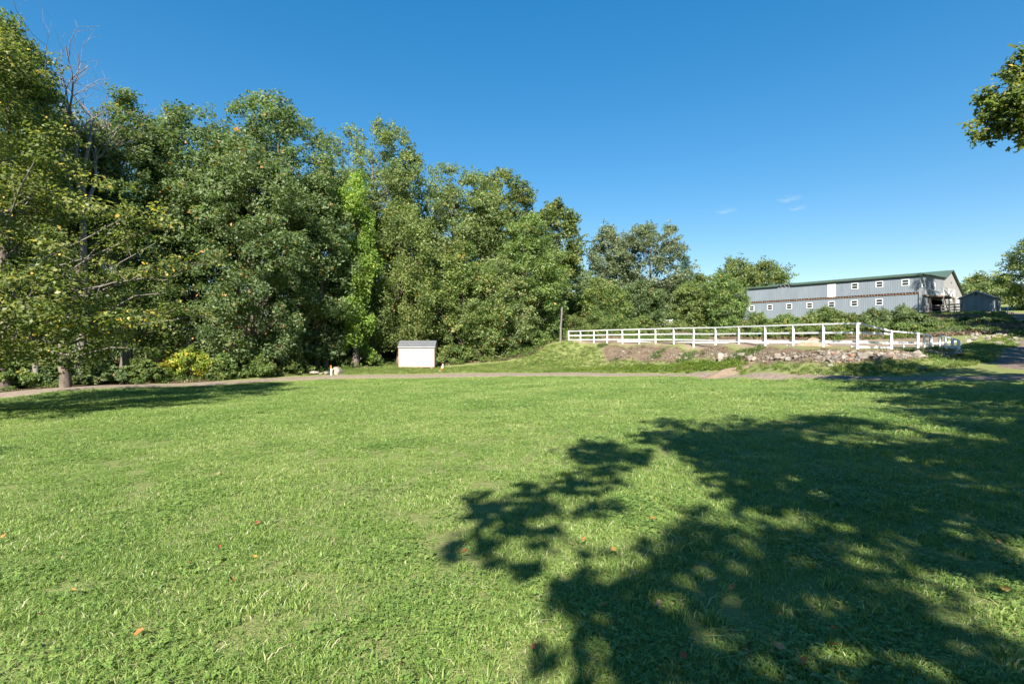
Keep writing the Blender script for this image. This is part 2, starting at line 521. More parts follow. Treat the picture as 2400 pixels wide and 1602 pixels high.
def strip(name, line, half, mat, lift, edge_noise=0.35, seed=3, ncross=13, step=0.4):
    """a path laid on the terrain with ragged edges"""
    pts = [line[0]]
    # Catmull-Rom resample
    L = np.vstack([2 * line[0] - line[1], line, 2 * line[-1] - line[-2]])
    out = []
    for i in range(1, len(L) - 2):
        p0, p1, p2, p3 = L[i - 1], L[i], L[i + 1], L[i + 2]
        n = max(2, int(np.linalg.norm(p2 - p1) / step))
        t = np.linspace(0, 1, n, endpoint=False)[:, None]
        out.append(0.5 * ((2 * p1) + (-p0 + p2) * t + (2 * p0 - 5 * p1 + 4 * p2 - p3) * t ** 2 + (-p0 + 3 * p1 - 3 * p2 + p3) * t ** 3))
    C = np.vstack(out)
    tan = np.gradient(C, axis=0); tan /= np.linalg.norm(tan, axis=1)[:, None]
    nor = np.stack([-tan[:, 1], tan[:, 0]], 1)
    hw = half(np.linspace(0, 1, len(C))) if callable(half) else np.concatenate([np.linspace(half[i], half[i + 1], len(o_), endpoint=False) for i, o_ in enumerate(out)])
    s = np.arange(len(C)) * step
    eL = hw + (_hash_noise(s, s * 0, 1.3, seed) - .5) * edge_noise * 2 + (_hash_noise(s, s * 0, 0.45, seed + 1) - .5) * edge_noise
    eR = hw + (_hash_noise(s, s * 0 + 50, 1.3, seed) - .5) * edge_noise * 2 + (_hash_noise(s, s * 0 + 50, 0.45, seed + 1) - .5) * edge_noise
    u = np.linspace(-1, 1, ncross)
    W = np.where(u[None, :] < 0, u[None, :] * eR[:, None], u[None, :] * eL[:, None])
    X = C[:, 0, None] + nor[:, 0, None] * W
    Y = C[:, 1, None] + nor[:, 1, None] * W
    Z = T(X, Y) + lift * (1 - np.abs(u[None, :]) ** 6 * 1.6)
    n, k = X.shape
    idx = np.arange(n * k).reshape(n, k)
    f = np.stack([idx[:-1, :-1], idx[1:, :-1], idx[1:, 1:], idx[:-1, 1:]], -1).reshape(-1, 4)
    me = mesh_np(name, np.stack([X, Y, Z], -1).reshape(-1, 3), f, mat, smooth=True)
    o = put(name, me)
    return tag(o, kind='structure'), C


def dirt_mat(name, a, b, c, sc=4.0):
    m, N, L, out = new_mat(name)
    pos = geo_pos(N)
    n1 = noise(N, L, sc, 6, 0.7, vec=pos)
    n2 = noise(N, L, sc * 14, 4, 0.7, vec=pos)
    r = ramp(N, [(0.28, a), (0.5, b), (0.72, c)])
    mxn = N.new('ShaderNodeMath'); mxn.operation = 'ADD'
    mm = N.new('ShaderNodeMath'); mm.operation = 'MULTIPLY_ADD'; mm.inputs[1].default_value = 0.45; mm.inputs[2].default_value = -0.22
    L.new(n2.outputs['Fac'], mm.inputs[0])
    L.new(n1.outputs['Fac'], mxn.inputs[0]); L.new(mm.outputs[0], mxn.inputs[1])
    L.new(mxn.outputs[0], r.inputs[0])
    pb = N.new('ShaderNodeBsdfPrincipled')
    pb.inputs['Roughness'].default_value = 0.95
    pb.inputs['Specular IOR Level'].default_value = 0.1
    L.new(r.outputs[0], pb.inputs['Base Color'])
    b_ = N.new('ShaderNodeBump'); b_.inputs['Strength'].default_value = 0.8; b_.inputs['Distance'].default_value = 0.04
    L.new(mxn.outputs[0], b_.inputs['Height']); L.new(b_.outputs[0], pb.inputs['Normal'])
    L.new(pb.outputs[0], out.inputs['Surface'])
    return m


M_TRACK = dirt_mat('track_dirt', (0.13, 0.1, 0.075), (0.215, 0.17, 0.13), (0.28, 0.235, 0.18))
M_DRIVE = dirt_mat('drive_gravel', (0.1, 0.076, 0.06), (0.16, 0.126, 0.1), (0.22, 0.18, 0.145))
M_SAND = dirt_mat('sand', (0.22, 0.14, 0.09), (0.3, 0.2, 0.135), (0.36, 0.26, 0.18))
M_PILE = dirt_mat('pile_dirt', (0.13, 0.095, 0.066), (0.2, 0.148, 0.108), (0.17, 0.15, 0.08), 2.5)
track, track_c = strip('dirt_track', TRACK, TRACK_W, M_TRACK, 0.05, 0.22)
drive, drive_c = strip('driveway', DRIVE, lambda t: np.interp(t, [0, .2, .35, .5, 1], [2.8, 3.2, 2.7, 2.4, 2.2]), M_DRIVE, 0.075, 0.3, 7, 17)

# ------------------------------------------------------------------ foliage machinery
rs = np.random.RandomState(11)


def unit(v):
    return v / (np.linalg.norm(v, axis=-1, keepdims=True) + 1e-9)


def leaf_mesh(name, cen, nor, size, tint, mat, aspect=0.62, rng=rs, tri=False):
    """one folded diamond leaf per row"""
    n = len(cen)
    nor = unit(nor)
    r = unit(rng.normal(size=(n, 3)))
    t = unit(np.cross(nor, r))
    b = np.cross(nor, t)
    s = size[:, None]
    if tri:                                              # far crowns: one bent-free triangle each
        v = np.empty((n, 3, 3), np.float32)
        v[:, 0] = cen - t * s * .5 + b * s * aspect * .55
        v[:, 1] = cen - t * s * .35 - b * s * aspect * .6
        v[:, 2] = cen + t * s * .6
        return mesh_np(name, v.reshape(-1, 3), np.arange(n * 3, dtype=np.int32).reshape(n, 3), mat, {'tint': ('FACE', tint)})
    fold = nor * s * (rng.uniform(0.02, 0.2, (n, 1)))
    v = np.empty((n, 4, 3), np.float32)
    v[:, 0] = cen - t * s * .5
    v[:, 1] = cen + b * s * aspect * .5 + fold
    v[:, 2] = cen + t * s * .5 - nor * s * .1
    v[:, 3] = cen - b * s * aspect * .5 + fold
    f = np.arange(n * 4, dtype=np.int32).reshape(n, 4)
    return mesh_np(name, v.reshape(-1, 3), f, mat, {'tint': ('FACE', tint)})


def tubes(name, paths, mat, sides=6):
    """paths: list of (pts (k,3), radii (k,)) -> one mesh"""
    V, Fc = [], []
    off = 0
    for pts, rad in paths:
        pts = np.asarray(pts, float); rad = np.asarray(rad, float)
        k = len(pts)
        tan = unit(np.gradient(pts, axis=0))
        ref = np.where(np.abs(tan[:, 2:3]) > 0.9, np.array([[1., 0, 0]]), np.array([[0, 0, 1.]]))
        a = unit(np.cross(tan, ref)); b = np.cross(tan, a)
        sd = sides if rad[0] > 0.06 else 4
        ang = np.arange(sd) * 2 * np.pi / sd
        ring = pts[:, None, :] + rad[:, None, None] * (np.cos(ang)[None, :, None] * a[:, None, :] + np.sin(ang)[None, :, None] * b[:, None, :])
        V.append(ring.reshape(-1, 3))
        idx = off + np.arange(k * sd).reshape(k, sd)
        Fc.append(np.stack([idx[:-1], np.roll(idx[:-1], -1, 1), np.roll(idx[1:], -1, 1), idx[1:]], -1).reshape(-1, 4))
        off += k * sd
    return mesh_np(name, np.vstack(V), np.vstack(Fc), mat, smooth=True)


def curve_pts(a, b, n, sag, rng, wob=0.06):
    t = np.linspace(0, 1, n)[:, None]
    L = np.linalg.norm(b - a)
    p = a + (b - a) * t
    p[:, 2] += (np.sin(t[:, 0] * np.pi) * sag * L)
    w = rng.normal(size=(n, 3)) * wob * L * 0.35
    w[0] = 0; w[-1] *= 0.5
    return p + w * np.minimum(1, t * 3)


def foliage(clumps, radii, nleaf, size, rng, flat=0.65, accent=0.0, up=0.9, out_w=0.7, tint_sd=0.2, hang=0.0, axis_pt=None):
    """scatter leaves through clumps; returns arrays"""
    nC = len(clumps)
    w = radii ** 2; w = w / w.sum()
    which = rng.choice(nC, nleaf, p=w)
    d = unit(rng.normal(size=(nleaf, 3)))
    rr = rng.uniform(0.15, 1, nleaf) ** 0.6
    off = d * (rr * radii[which])[:, None]
    off[:, 2] *= flat
    # ragged sprays: push some leaves along a few directions per clump
    cdir = unit(rng.normal(size=(nC, 3)) + np.array([0, 0, 0.2]))
    k = rng.uniform(size=nleaf) < 0.42
    cdir2 = unit(rng.normal(size=(nC, 3)) + np.array([0, 0, 0.35]))
    pick2 = rng.uniform(size=k.sum()) < .5
    dd = np.where(pick2[:, None], cdir[which[k]], cdir2[which[k]])
    ln = rng.uniform(0.1, 1.25, k.sum())
    off[k] = off[k] * np.clip(1.05 - ln * .7, .15, 1)[:, None] + dd * (radii[which[k]] * ln)[:, None]
    if hang > 0:
        off[:, 2] -= rng.uniform(0, 1, nleaf) ** 1.5 * hang * radii[which]
    cen = clumps[which] + off
    outw = unit(off)
    nor = outw * out_w + np.array([0, 0, up]) + rng.normal(size=(nleaf, 3)) * 0.75
    ct = rng.normal(0, tint_sd, nC)
    tint = np.clip(0.45 + ct[which] + rng.normal(0, 0.2, nleaf), 0.0, 0.88)
    if accent > 0:
        ca = rng.uniform(size=nC) < 0.25
        pr = np.where(ca[which], accent * 3, accent * 0.4)
        tint[rng.uniform(size=nleaf) < pr] = 1.0
    sz = size * rng.uniform(0.6, 1.35, nleaf)
    return cen, nor, sz, tint


def make_tree(name, label, base, height, prof, leaf='maple', nleaf=16000, size=0.26, seed=1, limbs=26, r0=None, lean=(0, 0), accent=0.01, flat=0.65,
              bark=None, hang=0.0, clump=1.0, sub=5, group=None, cat='tree', density_fill=1.2, trunk_show=True, up=0.9, twig=1.0, asym=0.22, limb_up=0.3, tint_sd=0.2, extra=()):
    """prof: [(height fraction, crown radius m)...]; crown foliage hangs on limbs"""
    rng = np.random.RandomState(seed)
    tri = base[1] > 28
    nleaf = int(nleaf * (2.0 if tri else 1.22))
    size = size * (0.84 if tri else 1.0)
    base = np.array(base, float)
    root = thing(name, tuple(base), label, cat, group)
    ph = np.array([p[0] for p in prof]); pr = np.array([p[1] for p in prof])
    top = base + np.array([lean[0], lean[1], height])
    r0 = r0 or height * 0.014 + 0.05
    nT = 10
    tt = np.linspace(0, 1, nT)
    tp = base + (top - base) * tt[:, None] + np.cumsum(rng.normal(size=(nT, 3)) * [1, 1, 0] * height * 0.008, 0)
    tp[:, 2] = base[2] + (tp[:, 2] - base[2]) * 0.9
    tp[0] = base - [0, 0, 0.3]
    tr_ = r0 * (1 - tt) ** 0.8 + 0.015
    tr_[0] = r0 * 1.5
    paths = [(tp, tr_)]
    az_noise = rng.uniform(1 - asym, 1 + asym, 12)
    h_lo, h_hi = ph[0], ph[-1]
    clumps, crad = [], []

    def radius(h, az):
        k = (az / (2 * np.pi) * 12) % 12
        a = az_noise[int(k) % 12] * (1 - k % 1) + az_noise[(int(k) + 1) % 12] * (k % 1)
        return np.interp(h, ph, pr) * a

    hs = np.linspace(0, 1, 200) * (h_hi - h_lo) + h_lo
    wts = np.interp(hs, ph, pr) + 0.34 * pr.max(); wts /= wts.sum()
    for i in range(limbs):
        h1 = rng.choice(hs, p=wts)
        az = i * 2.39996 + rng.uniform(-.4, .4)
        R = radius(h1, az) * rng.uniform(0.8, 1.08)
        end = base + (top - base) * h1 + np.array([np.cos(az) * R, np.sin(az) * R, 0])
        h0 = max(h_lo * 0.55, h1 - (limb_up + rng.uniform(0, .12)) * (R / max(height, 1)) * 2.2 - 0.02)
        h0 = min(h0, 0.93)
        st = np.array([np.interp(h0, tt, tp[:, j]) for j in range(3)])
        pts = curve_pts(st, end, 7, 0.06 if hang == 0 else 0.18, rng)
        rl = max(0.02, r0 * 0.3 * (1 - h0) ** 0.7)
        paths.append((pts, np.linspace(rl, 0.012, 7)))
        Lb = np.linalg.norm(end - st)
        for k in range(sub):
            t = rng.uniform(0.35, 1.0) if k else 1.0
            c = np.array([np.interp(t, np.linspace(0, 1, 7), pts[:, j]) for j in range(3)])
            tw = unit(rng.normal(size=3) * [1, 1, .7] + (end - st) / (Lb + 1e-6) * 0.7)
            e = c + tw * rng.uniform(0.25, 0.9) * clump * 1.3 * (1 if k else 0.3)
            if k: paths.append((curve_pts(c, e, 3, 0.02, rng), np.array([0.025, 0.016, 0.008]) * twig))
            clumps.append(e); crad.append(clump * rng.uniform(0.45, 1.35) * (0.75 if t > .8 else 1))
    nf = int(limbs * sub * density_fill)
    for i in range(nf):                                   # interior and top fill
        h1 = rng.choice(hs, p=wts); az = rng.uniform(0, 2 * np.pi)
        R = radius(h1, az) * rng.uniform(0.25, 1.0) ** 0.5
        clumps.append(base + (top - base) * h1 + np.array([np.cos(az) * R, np.sin(az) * R, 0])); crad.append(clump * rng.uniform(.6, 1.1))
    clumps.append(top); crad.append(clump * .6)
    for q, rq in extra:                                   # named sprays on their own limbs
        q = np.array(q, float)
        h0 = np.clip((q[2] - base[2]) / height - .06, .1, .9)
        st = np.array([np.interp(h0, tt, tp[:, j]) for j in range(3)])
        pts = curve_pts(st, q, 8, .03, rng, .05)
        paths.append((pts, np.linspace(.07, .012, 8)))
        for k in range(5):
            e = q + rng.normal(size=3) * rq * .55
            paths.append((curve_pts(pts[6], e, 3, 0, rng), np.array([.02, .013, .006])))
            clumps.append(e); crad.append(rq * rng.uniform(.5, .9))
            for _ in range(2): clumps.append(e + rng.normal(size=3) * rq * .3); crad.append(rq * .5)
    clumps = np.array(clumps); crad = np.array(crad)
    put('trunk', tubes('trunk', paths, bark or M_BARK, 7), root)
    cen, nor, sz, tint = foliage(clumps, crad, nleaf, size, rng, flat, accent, up=up, hang=hang, tint_sd=tint_sd)
    put('crown', leaf_mesh('crown', cen, nor, sz, tint, LM[leaf], rng=rng, tri=bool(tri)), root)
    return root


def make_shrub(name, label, base, h, w, d, leaf='shrub', nleaf=2500, size=0.16, seed=1, accent=0.02, group=None, clump=None, cat='shrub', up=0.8):
    rng = np.random.RandomState(seed)
    base = np.array(base, float)
    root = thing(name, tuple(base), label, cat, group)
    nleaf = int(nleaf * 1.8); size = size * .85
    clump = clump or max(0.22, min(h, w) * 0.2)
    n = int(18 + 5 * w * h / (clump ** 2 * 6))
    n = min(n, 80)
    cl, paths = [], []
    for i in range(n):
        az = rng.uniform(0, 2 * np.pi); u = rng.uniform(0.05, 1) ** .5
        zz = rng.uniform(0.12, 1)
        env = np.sqrt(max(0, 1 - zz ** 2.6)) * rng.uniform(.7, 1.15)
        e = np.array([np.cos(az) * u * env * w / 2, np.sin(az) * u * env * d / 2, zz * h * rng.uniform(.8, 1.02)])
        g = base + np.array([e[0], e[1], 0])
        gz = T1(g[0], g[1])
        e = np.array([g[0], g[1], max(base[2] + e[2], gz + 0.08)])
        cl.append(e)
        if i < 14:
            s = base + np.array([(e - base)[0] * .25, (e - base)[1] * .25, 0]); s[2] = T1(s[0], s[1]) - .05
            paths.append((curve_pts(s, e, 5, 0.05, rng), np.linspace(0.03, 0.008, 5)))
    put('stem', tubes('stem', paths, M_BARK, 5), root)
    cl = np.array(cl)
    cen, nor, sz, tint = foliage(cl, np.full(n, clump) * rng.uniform(.7, 1.3, n), nleaf, size, rng, .75, accent, up=up)
    gz = T(cen[:, 0], cen[:, 1])
    cen[:, 2] = np.maximum(cen[:, 2], gz + 0.03)
    put('foliage', leaf_mesh('foliage', cen, nor, sz, tint, LM[leaf], rng=rng, tri=True), root)
    return root


# ------------------------------------------------------------------ trees
def tree_px(name, label, px, top_y, Z, prof_px, leaf='maple', **kw):
    """px: trunk column, top row, distance; prof_px: [(row, half width in px)] from crown bottom to top"""
    X = Z * (px - 1200) / F
    zb = T1(X, Z)
    H = EYE - (top_y - HOR) * Z / F - zb
    prof = sorted([((EYE - (r - HOR) * Z / F - zb) / H, w * Z / F) for r, w in prof_px])
    return make_tree(name, label, (X, Z, zb), H, prof, leaf, **kw)


GF = 'trees along the wood edge'
# the big spreading tree at the left edge, its trunk out of the picture
make_tree('linden_tree', 'big yellowing tree reaching in from the left edge with long pale branches', (-21.0, 19.0, T1(-21, 19)), 15.2,
          [(0.15, 6.4), (0.24, 8.0), (0.38, 8.3), (0.5, 6.6), (0.65, 4.5), (0.78, 3.3), (0.9, 2.6), (1.0, 1.0)], 'linden', nleaf=76000, size=0.145, seed=3, limbs=74, r0=0.27, accent=0.03, flat=0.38, up=1.2,
          bark=M_BARK_PALE, clump=0.85, sub=6, limb_up=0.5, asym=0.2, density_fill=0.6)
tree_px('oak_tree', 'tall dark oak rising behind the bare tree at far left', 150, 275, 38, [(560, 90), (430, 120), (350, 100), (300, 66), (275, 15)], 'oak', nleaf=20000, seed=5, size=0.24, limbs=32)
tree_px('oak_tree', 'tall oak standing in the top left corner behind the yellowing tree', 10, 62, 31, [(480, 110), (300, 105), (180, 80), (110, 50), (62, 18)], 'oak', nleaf=20000, seed=6, size=0.22, limbs=34)
tree_px('maple_tree', 'narrow maple with a pointed top just right of the bare tree', 292, 222, 40, [(700, 90), (480, 98), (380, 88), (310, 66), (262, 38), (222, 8)], 'maple', nleaf=22000, seed=7, size=0.25, limbs=36, accent=0.012, clump=0.9)
tree_px('maple_tree', 'broad maple with several spiky leading shoots left of the tallest tree', 455, 258, 44, [(660, 100), (500, 128), (400, 115), (330, 90), (290, 64), (258, 20)], 'maple', nleaf=24000, seed=8, size=0.27, limbs=38, accent=0.02)
tree_px('maple_tree', 'tallest dark maple with a rounded domed top above the wood edge', 650, 232, 50, [(600, 90), (500, 125), (400, 134), (330, 118), (275, 86), (232, 26)], 'maple', nleaf=26000, seed=9, size=0.29, limbs=40, accent=0.006, clump=1.05)
tree_px('maple_tree', 'full front maple with orange flecked leaves in front of the tallest tree', 585, 345, 44.5, [(835, 50), (790, 130), (700, 165), (560, 172), (450, 140), (390, 90), (345, 25)], 'maple', nleaf=34000, seed=10, size=0.26, limbs=46, accent=0.014, sub=6)
tree_px('ash_tree', 'airy pale green tree with open crown right of the tallest maple', 885, 298, 60, [(600, 70), (500, 105), (400, 116), (350, 102), (320, 76), (296, 36)], 'airy', nleaf=20000, seed=11, size=0.29, limbs=40, bark=M_BARK_PALE, clump=1.0, accent=0.004, density_fill=.9)
tree_px('maple_tree', 'dark maple standing between the front maple and the vine covered snag', 745, 420, 50, [(835, 40), (760, 80), (640, 92), (540, 85), (470, 60), (420, 16)], 'maple', nleaf=20000, seed=12, size=0.27, limbs=34, accent=0.01)
# vine tower
tree_px('vine_covered_tree', 'narrow snag smothered in bright yellow green hanging vine', 832, 408, 52, [(850, 34), (800, 38), (700, 40), (600, 48), (500, 44), (440, 34), (408, 14)], 'vine', nleaf=15000, seed=13, size=0.24, limbs=30, hang=1.6, clump=0.7, flat=.8, density_fill=.4)
tree_px('birch_tree', 'drooping pale olive tree above the cream shed', 935, 465, 57.5, [(800, 50), (700, 84), (600, 88), (540, 72), (495, 44), (465, 12)], 'droop', nleaf=24000, seed=14, size=0.25, limbs=38, hang=1.5, clump=0.95, accent=0.01, flat=.6)
tree_px('birch_tree', 'low drooping tree directly behind the cream shed roof', 968, 600, 58.5, [(800, 40), (740, 66), (680, 66), (630, 42), (600, 12)], 'droop', nleaf=12000, seed=15, size=0.24, limbs=26, hang=1.5, clump=0.8, accent=0.03)
tree_px('ash_tree', 'wide fresh green crown in the middle of the skyline', 1065, 402, 66, [(660, 80), (520, 120), (460, 108), (425, 80), (402, 34)], 'airy', nleaf=22000, seed=16, size=0.32, limbs=40, clump=1.15, accent=.004)
tree_px('oak_tree', 'yellowish rounded oak at the step down of the skyline', 1170, 408, 72, [(640, 60), (500, 82), (450, 70), (425, 50), (406, 18)], 'oak', nleaf=18000, seed=17, size=0.36, limbs=34, clump=1.1)
tree_px('oak_tree', 'small topped oak with clumpy golden green leaves right of the rounded oak', 1298, 482, 74, [(700, 60), (580, 72), (530, 62), (500, 40), (480, 14)], 'oak', nleaf=13000, seed=18, size=0.4, limbs=28, clump=1.1, density_fill=.9)
tree_px('maple_tree', 'mid green maple right of the cream shed with orange flecks', 1090, 575, 60, [(835, 60), (770, 92), (700, 96), (640, 72), (600, 42), (575, 14)], 'shrub', nleaf=19000, seed=19, size=0.27, limbs=34, accent=0.03)
tree_px('maple_tree', 'leafy green maple left of the bare grey pole', 1235, 505, 66, [(820, 56), (740, 96), (650, 104), (580, 80), (535, 50), (505, 16)], 'bright', nleaf=22000, seed=20, size=0.3, limbs=38, accent=0.004)
tree_px('maple_tree', 'tree with pale green leaves between the cream shed and the pole tree', 1165, 610, 62, [(835, 50), (770, 80), (710, 80), (655, 56), (610, 16)], 'airy', nleaf=14000, seed=21, size=0.27, limbs=30, accent=0.03)
tree_px('willow_tree', 'grey green slender tree left of the big grey willow', 1425, 532, 92, [(760, 40), (680, 60), (620, 60), (575, 44), (550, 24), (532, 8)], 'grey', nleaf=12000, seed=22, size=0.4, limbs=30, clump=1.2, density_fill=.9)
tree_px('willow_tree', 'big grey green willow with a rounded open crown beyond the paddock', 1520, 528, 92, [(760, 56), (690, 86), (620, 92), (570, 76), (545, 50), (528, 18)], 'grey', nleaf=18000, seed=23, size=0.4, limbs=38, clump=1.25, density_fill=.9)
tree_px('maple_tree', 'dark shaded tree beneath the grey willow behind the fence', 1400, 655, 80, [(775, 56), (730, 70), (690, 52), (655, 14)], 'shrub', nleaf=10000, seed=24, size=0.32, limbs=24)
tree_px('maple_tree', 'dense green tree at the foot of the grey willow', 1495, 665, 86, [(765, 56), (725, 66), (690, 50), (665, 14)], 'maple', nleaf=9000, seed=25, size=0.34, limbs=24)
tree_px('apple_tree', 'olive green round tree beside the barn, left of a pair', 1622, 668, 73, [(768, 36), (735, 52), (700, 50), (680, 34), (668, 10)], 'droop', nleaf=12000, seed=26, size=0.25, limbs=28, clump=.8, accent=.002)
tree_px('apple_tree', 'round bright green tree overlapping the left end of the barn', 1690, 642, 71, [(770, 44), (740, 58), (705, 58), (670, 42), (652, 24), (642, 8)], 'bright', nleaf=15000, seed=27, size=0.25, limbs=32, clump=.8, accent=.004)
GB = 'trees behind the barn'
tree_px('oak_tree', 'dark oak crown behind the left end of the barn roof', 1728, 613, 135, [(720, 40), (680, 52), (645, 50), (625, 30), (613, 8)], 'oak', nleaf=9000, seed=28, size=0.6, limbs=26, clump=1.9, group=GB)
tree_px('oak_tree', 'rightmost oak crown showing above the barn roof', 1800, 617, 138, [(720, 30), (690, 42), (650, 44), (630, 28), (617, 8)], 'oak', nleaf=8000, seed=29, size=0.6, limbs=24, clump=1.9, group=GB)
tree_px('oak_tree', 'small distant tree in the skyline gap left of the barn', 1638, 645, 150, [(720, 26), (690, 30), (660, 20), (645, 6)], 'oak', nleaf=3500, seed=30, size=0.6, limbs=16, clump=1.7)
tree_px('oak_tree', 'large tree at the right picture edge behind the grey shed', 2462, 540, 90, [(735, 60), (690, 92), (640, 100), (590, 82), (560, 50), (540, 16)], 'oak', nleaf=20000, seed=31, size=0.36, limbs=42, clump=1.2, accent=.02)
tree_px('oak_tree', 'distant dark tree on the hill between barn gable and right edge tree', 2305, 640, 150, [(735, 30), (690, 38), (660, 34), (640, 10)], 'oak', nleaf=5000, seed=32, size=0.6, limbs=20, clump=1.7)
tree_px('maple_tree', 'pale green distant tree right behind the grey shed roof', 2325, 662, 125, [(735, 30), (710, 42), (680, 36), (662, 10)], 'airy', nleaf=6000, seed=33, size=0.5, limbs=20, clump=1.5)
tree_px('maple_tree', 'low distant tree between barn gable and grey shed roof', 2268, 672, 128, [(735, 24), (710, 32), (690, 26), (672, 8)], 'airy', nleaf=5000, seed=34, size=0.5, limbs=18, clump=1.4)


def pine(label, px, top_y, Z, half_px, seed):
    rng = np.random.RandomState(seed)
    X = Z * (px - 1200) / F
    zb = T1(X, Z); H = EYE - (top_y - HOR) * Z / F - zb
    base = np.array([X, Z, zb]); root = thing('pine_tree', tuple(base), label, 'tree')
    paths = [(np.stack([np.full(6, X), np.full(6, Z), np.linspace(zb - .3, zb + H, 6)], 1), np.linspace(.3, .03, 6))]
    cl, cr = [], []
    for i in range(70):
        t = 0.25 + 0.75 * (i / 69)
        az = i * 2.4; R = (half_px * Z / F) * (1.12 - t) * rng.uniform(.7, 1.1) + .2
        s = base + [0, 0, t * H - .2]
        e = s + np.array([np.cos(az) * R, np.sin(az) * R, R * 0.15])
        paths.append((curve_pts(s, e, 4, -.03, rng), np.linspace(.06, .015, 4)))
        for k in np.linspace(.3, 1, 4):
            cl.append(s + (e - s) * k); cr.append(.45 + .25 * R * .3)
    put('trunk', tubes('trunk', paths, M_BARK, 6), root)
    cen, nor, sz, tint = foliage(np.array(cl), np.array(cr), 7000, .42, rng, .35, 0, up=.6)
    put('crown', leaf_mesh('crown', cen, nor, sz, tint, LM['pine'], aspect=.22, rng=rng), root)


pine('dark pine peeking out right of the grey willow', 1606, 600, 104, 40, 40)

# second row that closes the wood
fill = [(-60, 330, 45), (60, 380, 48), (215, 400, 52), (360, 390, 55), (520, 400, 60), (700, 420, 64), (800, 430, 68), (960, 480, 72), (1010, 520, 76), (1130, 520, 80), (1230, 560, 82), (1330, 600, 88), (1470, 640, 104), (1570, 660, 108)]
fl_where = ['far left behind the yellowing tree', 'behind the bare tree', 'behind the pointed maple', 'between pointed and spiky maples', 'behind the spiky maple', 'behind the tallest maple', 'behind the vine tower',
            'behind the drooping tree', 'above the cream shed', 'behind the mid green maple', 'behind the leafy maple', 'behind the bare pole', 'behind the slender grey tree', 'behind the round olive tree']
for i, ((px, ty, Z), w) in enumerate(zip(fill, fl_where)):
    tree_px('wood_tree', 'shaded second row tree ' + w, px, ty, Z, [(840, 70), (700, 95), (ty + 110, 95), (ty + 50, 62), (ty, 15)], 'maple' if i % 3 else 'shrub', nleaf=9000, seed=60 + i, size=0.42, limbs=26, clump=1.5, group='second row trees of the wood', accent=.004)

# slim bare trunks seen low in the wood
for i, (px, Z, h, r, lab) in enumerate([(85, 32, 6, .14, 'crooked pale trunk at far left under the yellowing tree'), (152, 31.6, 7.5, .27, 'thick grey trunk standing at the track edge on the left'), (658, 47.5, 5, .1, 'thin pale trunk low in the wood left of the stake'),
                                         (762, 50, 5, .24, 'dark trunk behind the orange topped stake'), (893, 57, 5, .22, 'pale trunk left behind the cream shed'), (1016, 58, 5, .14, 'slender trunk right behind the cream shed'), (1123, 59, 5, .24, 'trunk in the shade right of the cone')]):
    X = Z * (px - 1200) / F; zb = T1(X, Z); rng = np.random.RandomState(200 + i)
    root = thing('slim_tree', (X, Z, zb), lab, 'tree', 'trunks low in the wood')
    p = curve_pts(np.array([X, Z, zb - .2]), np.array([X + rng.normal() * .4, Z + .3, zb + h]), 8, 0, rng, .12)
    paths = [(p, np.linspace(r * 1.2, r * .6, 8))]
    for k in range(7):
        s = p[rng.randint(2, 8)]; e = s + np.array([rng.normal() * 1.2, rng.normal() * .6, rng.uniform(-.2, .9)])
        paths.append((curve_pts(s, e, 5, .05, rng), np.linspace(.035, .008, 5)))
    put('trunk', tubes('trunk', paths, M_BARK_PALE if i in (0, 2, 4, 5) else M_BARK, 7), root)

# dead tree
rng = np.random.RandomState(77)


def dead_tree():
    Z = 35.0
    X = Z * (185 - 1200) / F
    zb = T1(X, Z)
    root = thing('dead_tree', (X, Z, zb), 'leafless dead tree with bare twisting branches against the sky', 'tree')
    paths = []

    def grow(p, d, L, r, lev):
        n = 6
        pts = [p]
        for i in range(n):
            d = unit(d + rng.normal(size=3) * 0.17 + np.array([0, 0, .05]))
            pts.append(pts[-1] + d * L / n)
        pts = np.array(pts)
        r1 = max(.006, r * .45)
        paths.append((pts, np.linspace(r, r1, n + 1)))
        if lev >= 4: return
        for k in range([3, 4, 4, 3][lev]):
            j = rng.randint(2, n + 1)
            side = unit(rng.normal(size=3) * [1, .7, .5])
            grow(pts[j], unit(d * .75 + side * .75), L * rng.uniform(.45, .7), r1 * rng.uniform(.7, 1.0), lev + 1)

    b = np.array([X, Z, zb - .3])
    k = np.array([X + .3, Z, zb + 12.5])
    paths.append((np.array([b, (b + k) / 2 + [.2, 0, 0], k]), np.array([.3, .24, .17])))
    for px, py in ((105, 160), (142, 128), (165, 165), (225, 190), (262, 245)):
        e = P(px, py, Z + rng.uniform(-1, 1))
        d = unit(e - k)
        grow(k + rng.normal(size=3) * [.1, .1, .8], d, np.linalg.norm(e - k) * .8, .15, 1)
    put('trunk', tubes('trunk', paths, M_DEAD, 6), root)


dead_tree()

# red-leaved shoot near the spiky maple
tree_px('young_tree', 'slim red tinted maple top between spiky maple and tallest tree', 556, 305, 47, [(560, 22), (470, 30), (400, 26), (340, 16), (305, 5)], 'maple', nleaf=2600, seed=90, size=0.24, limbs=16, accent=.35, clump=.55, density_fill=0)

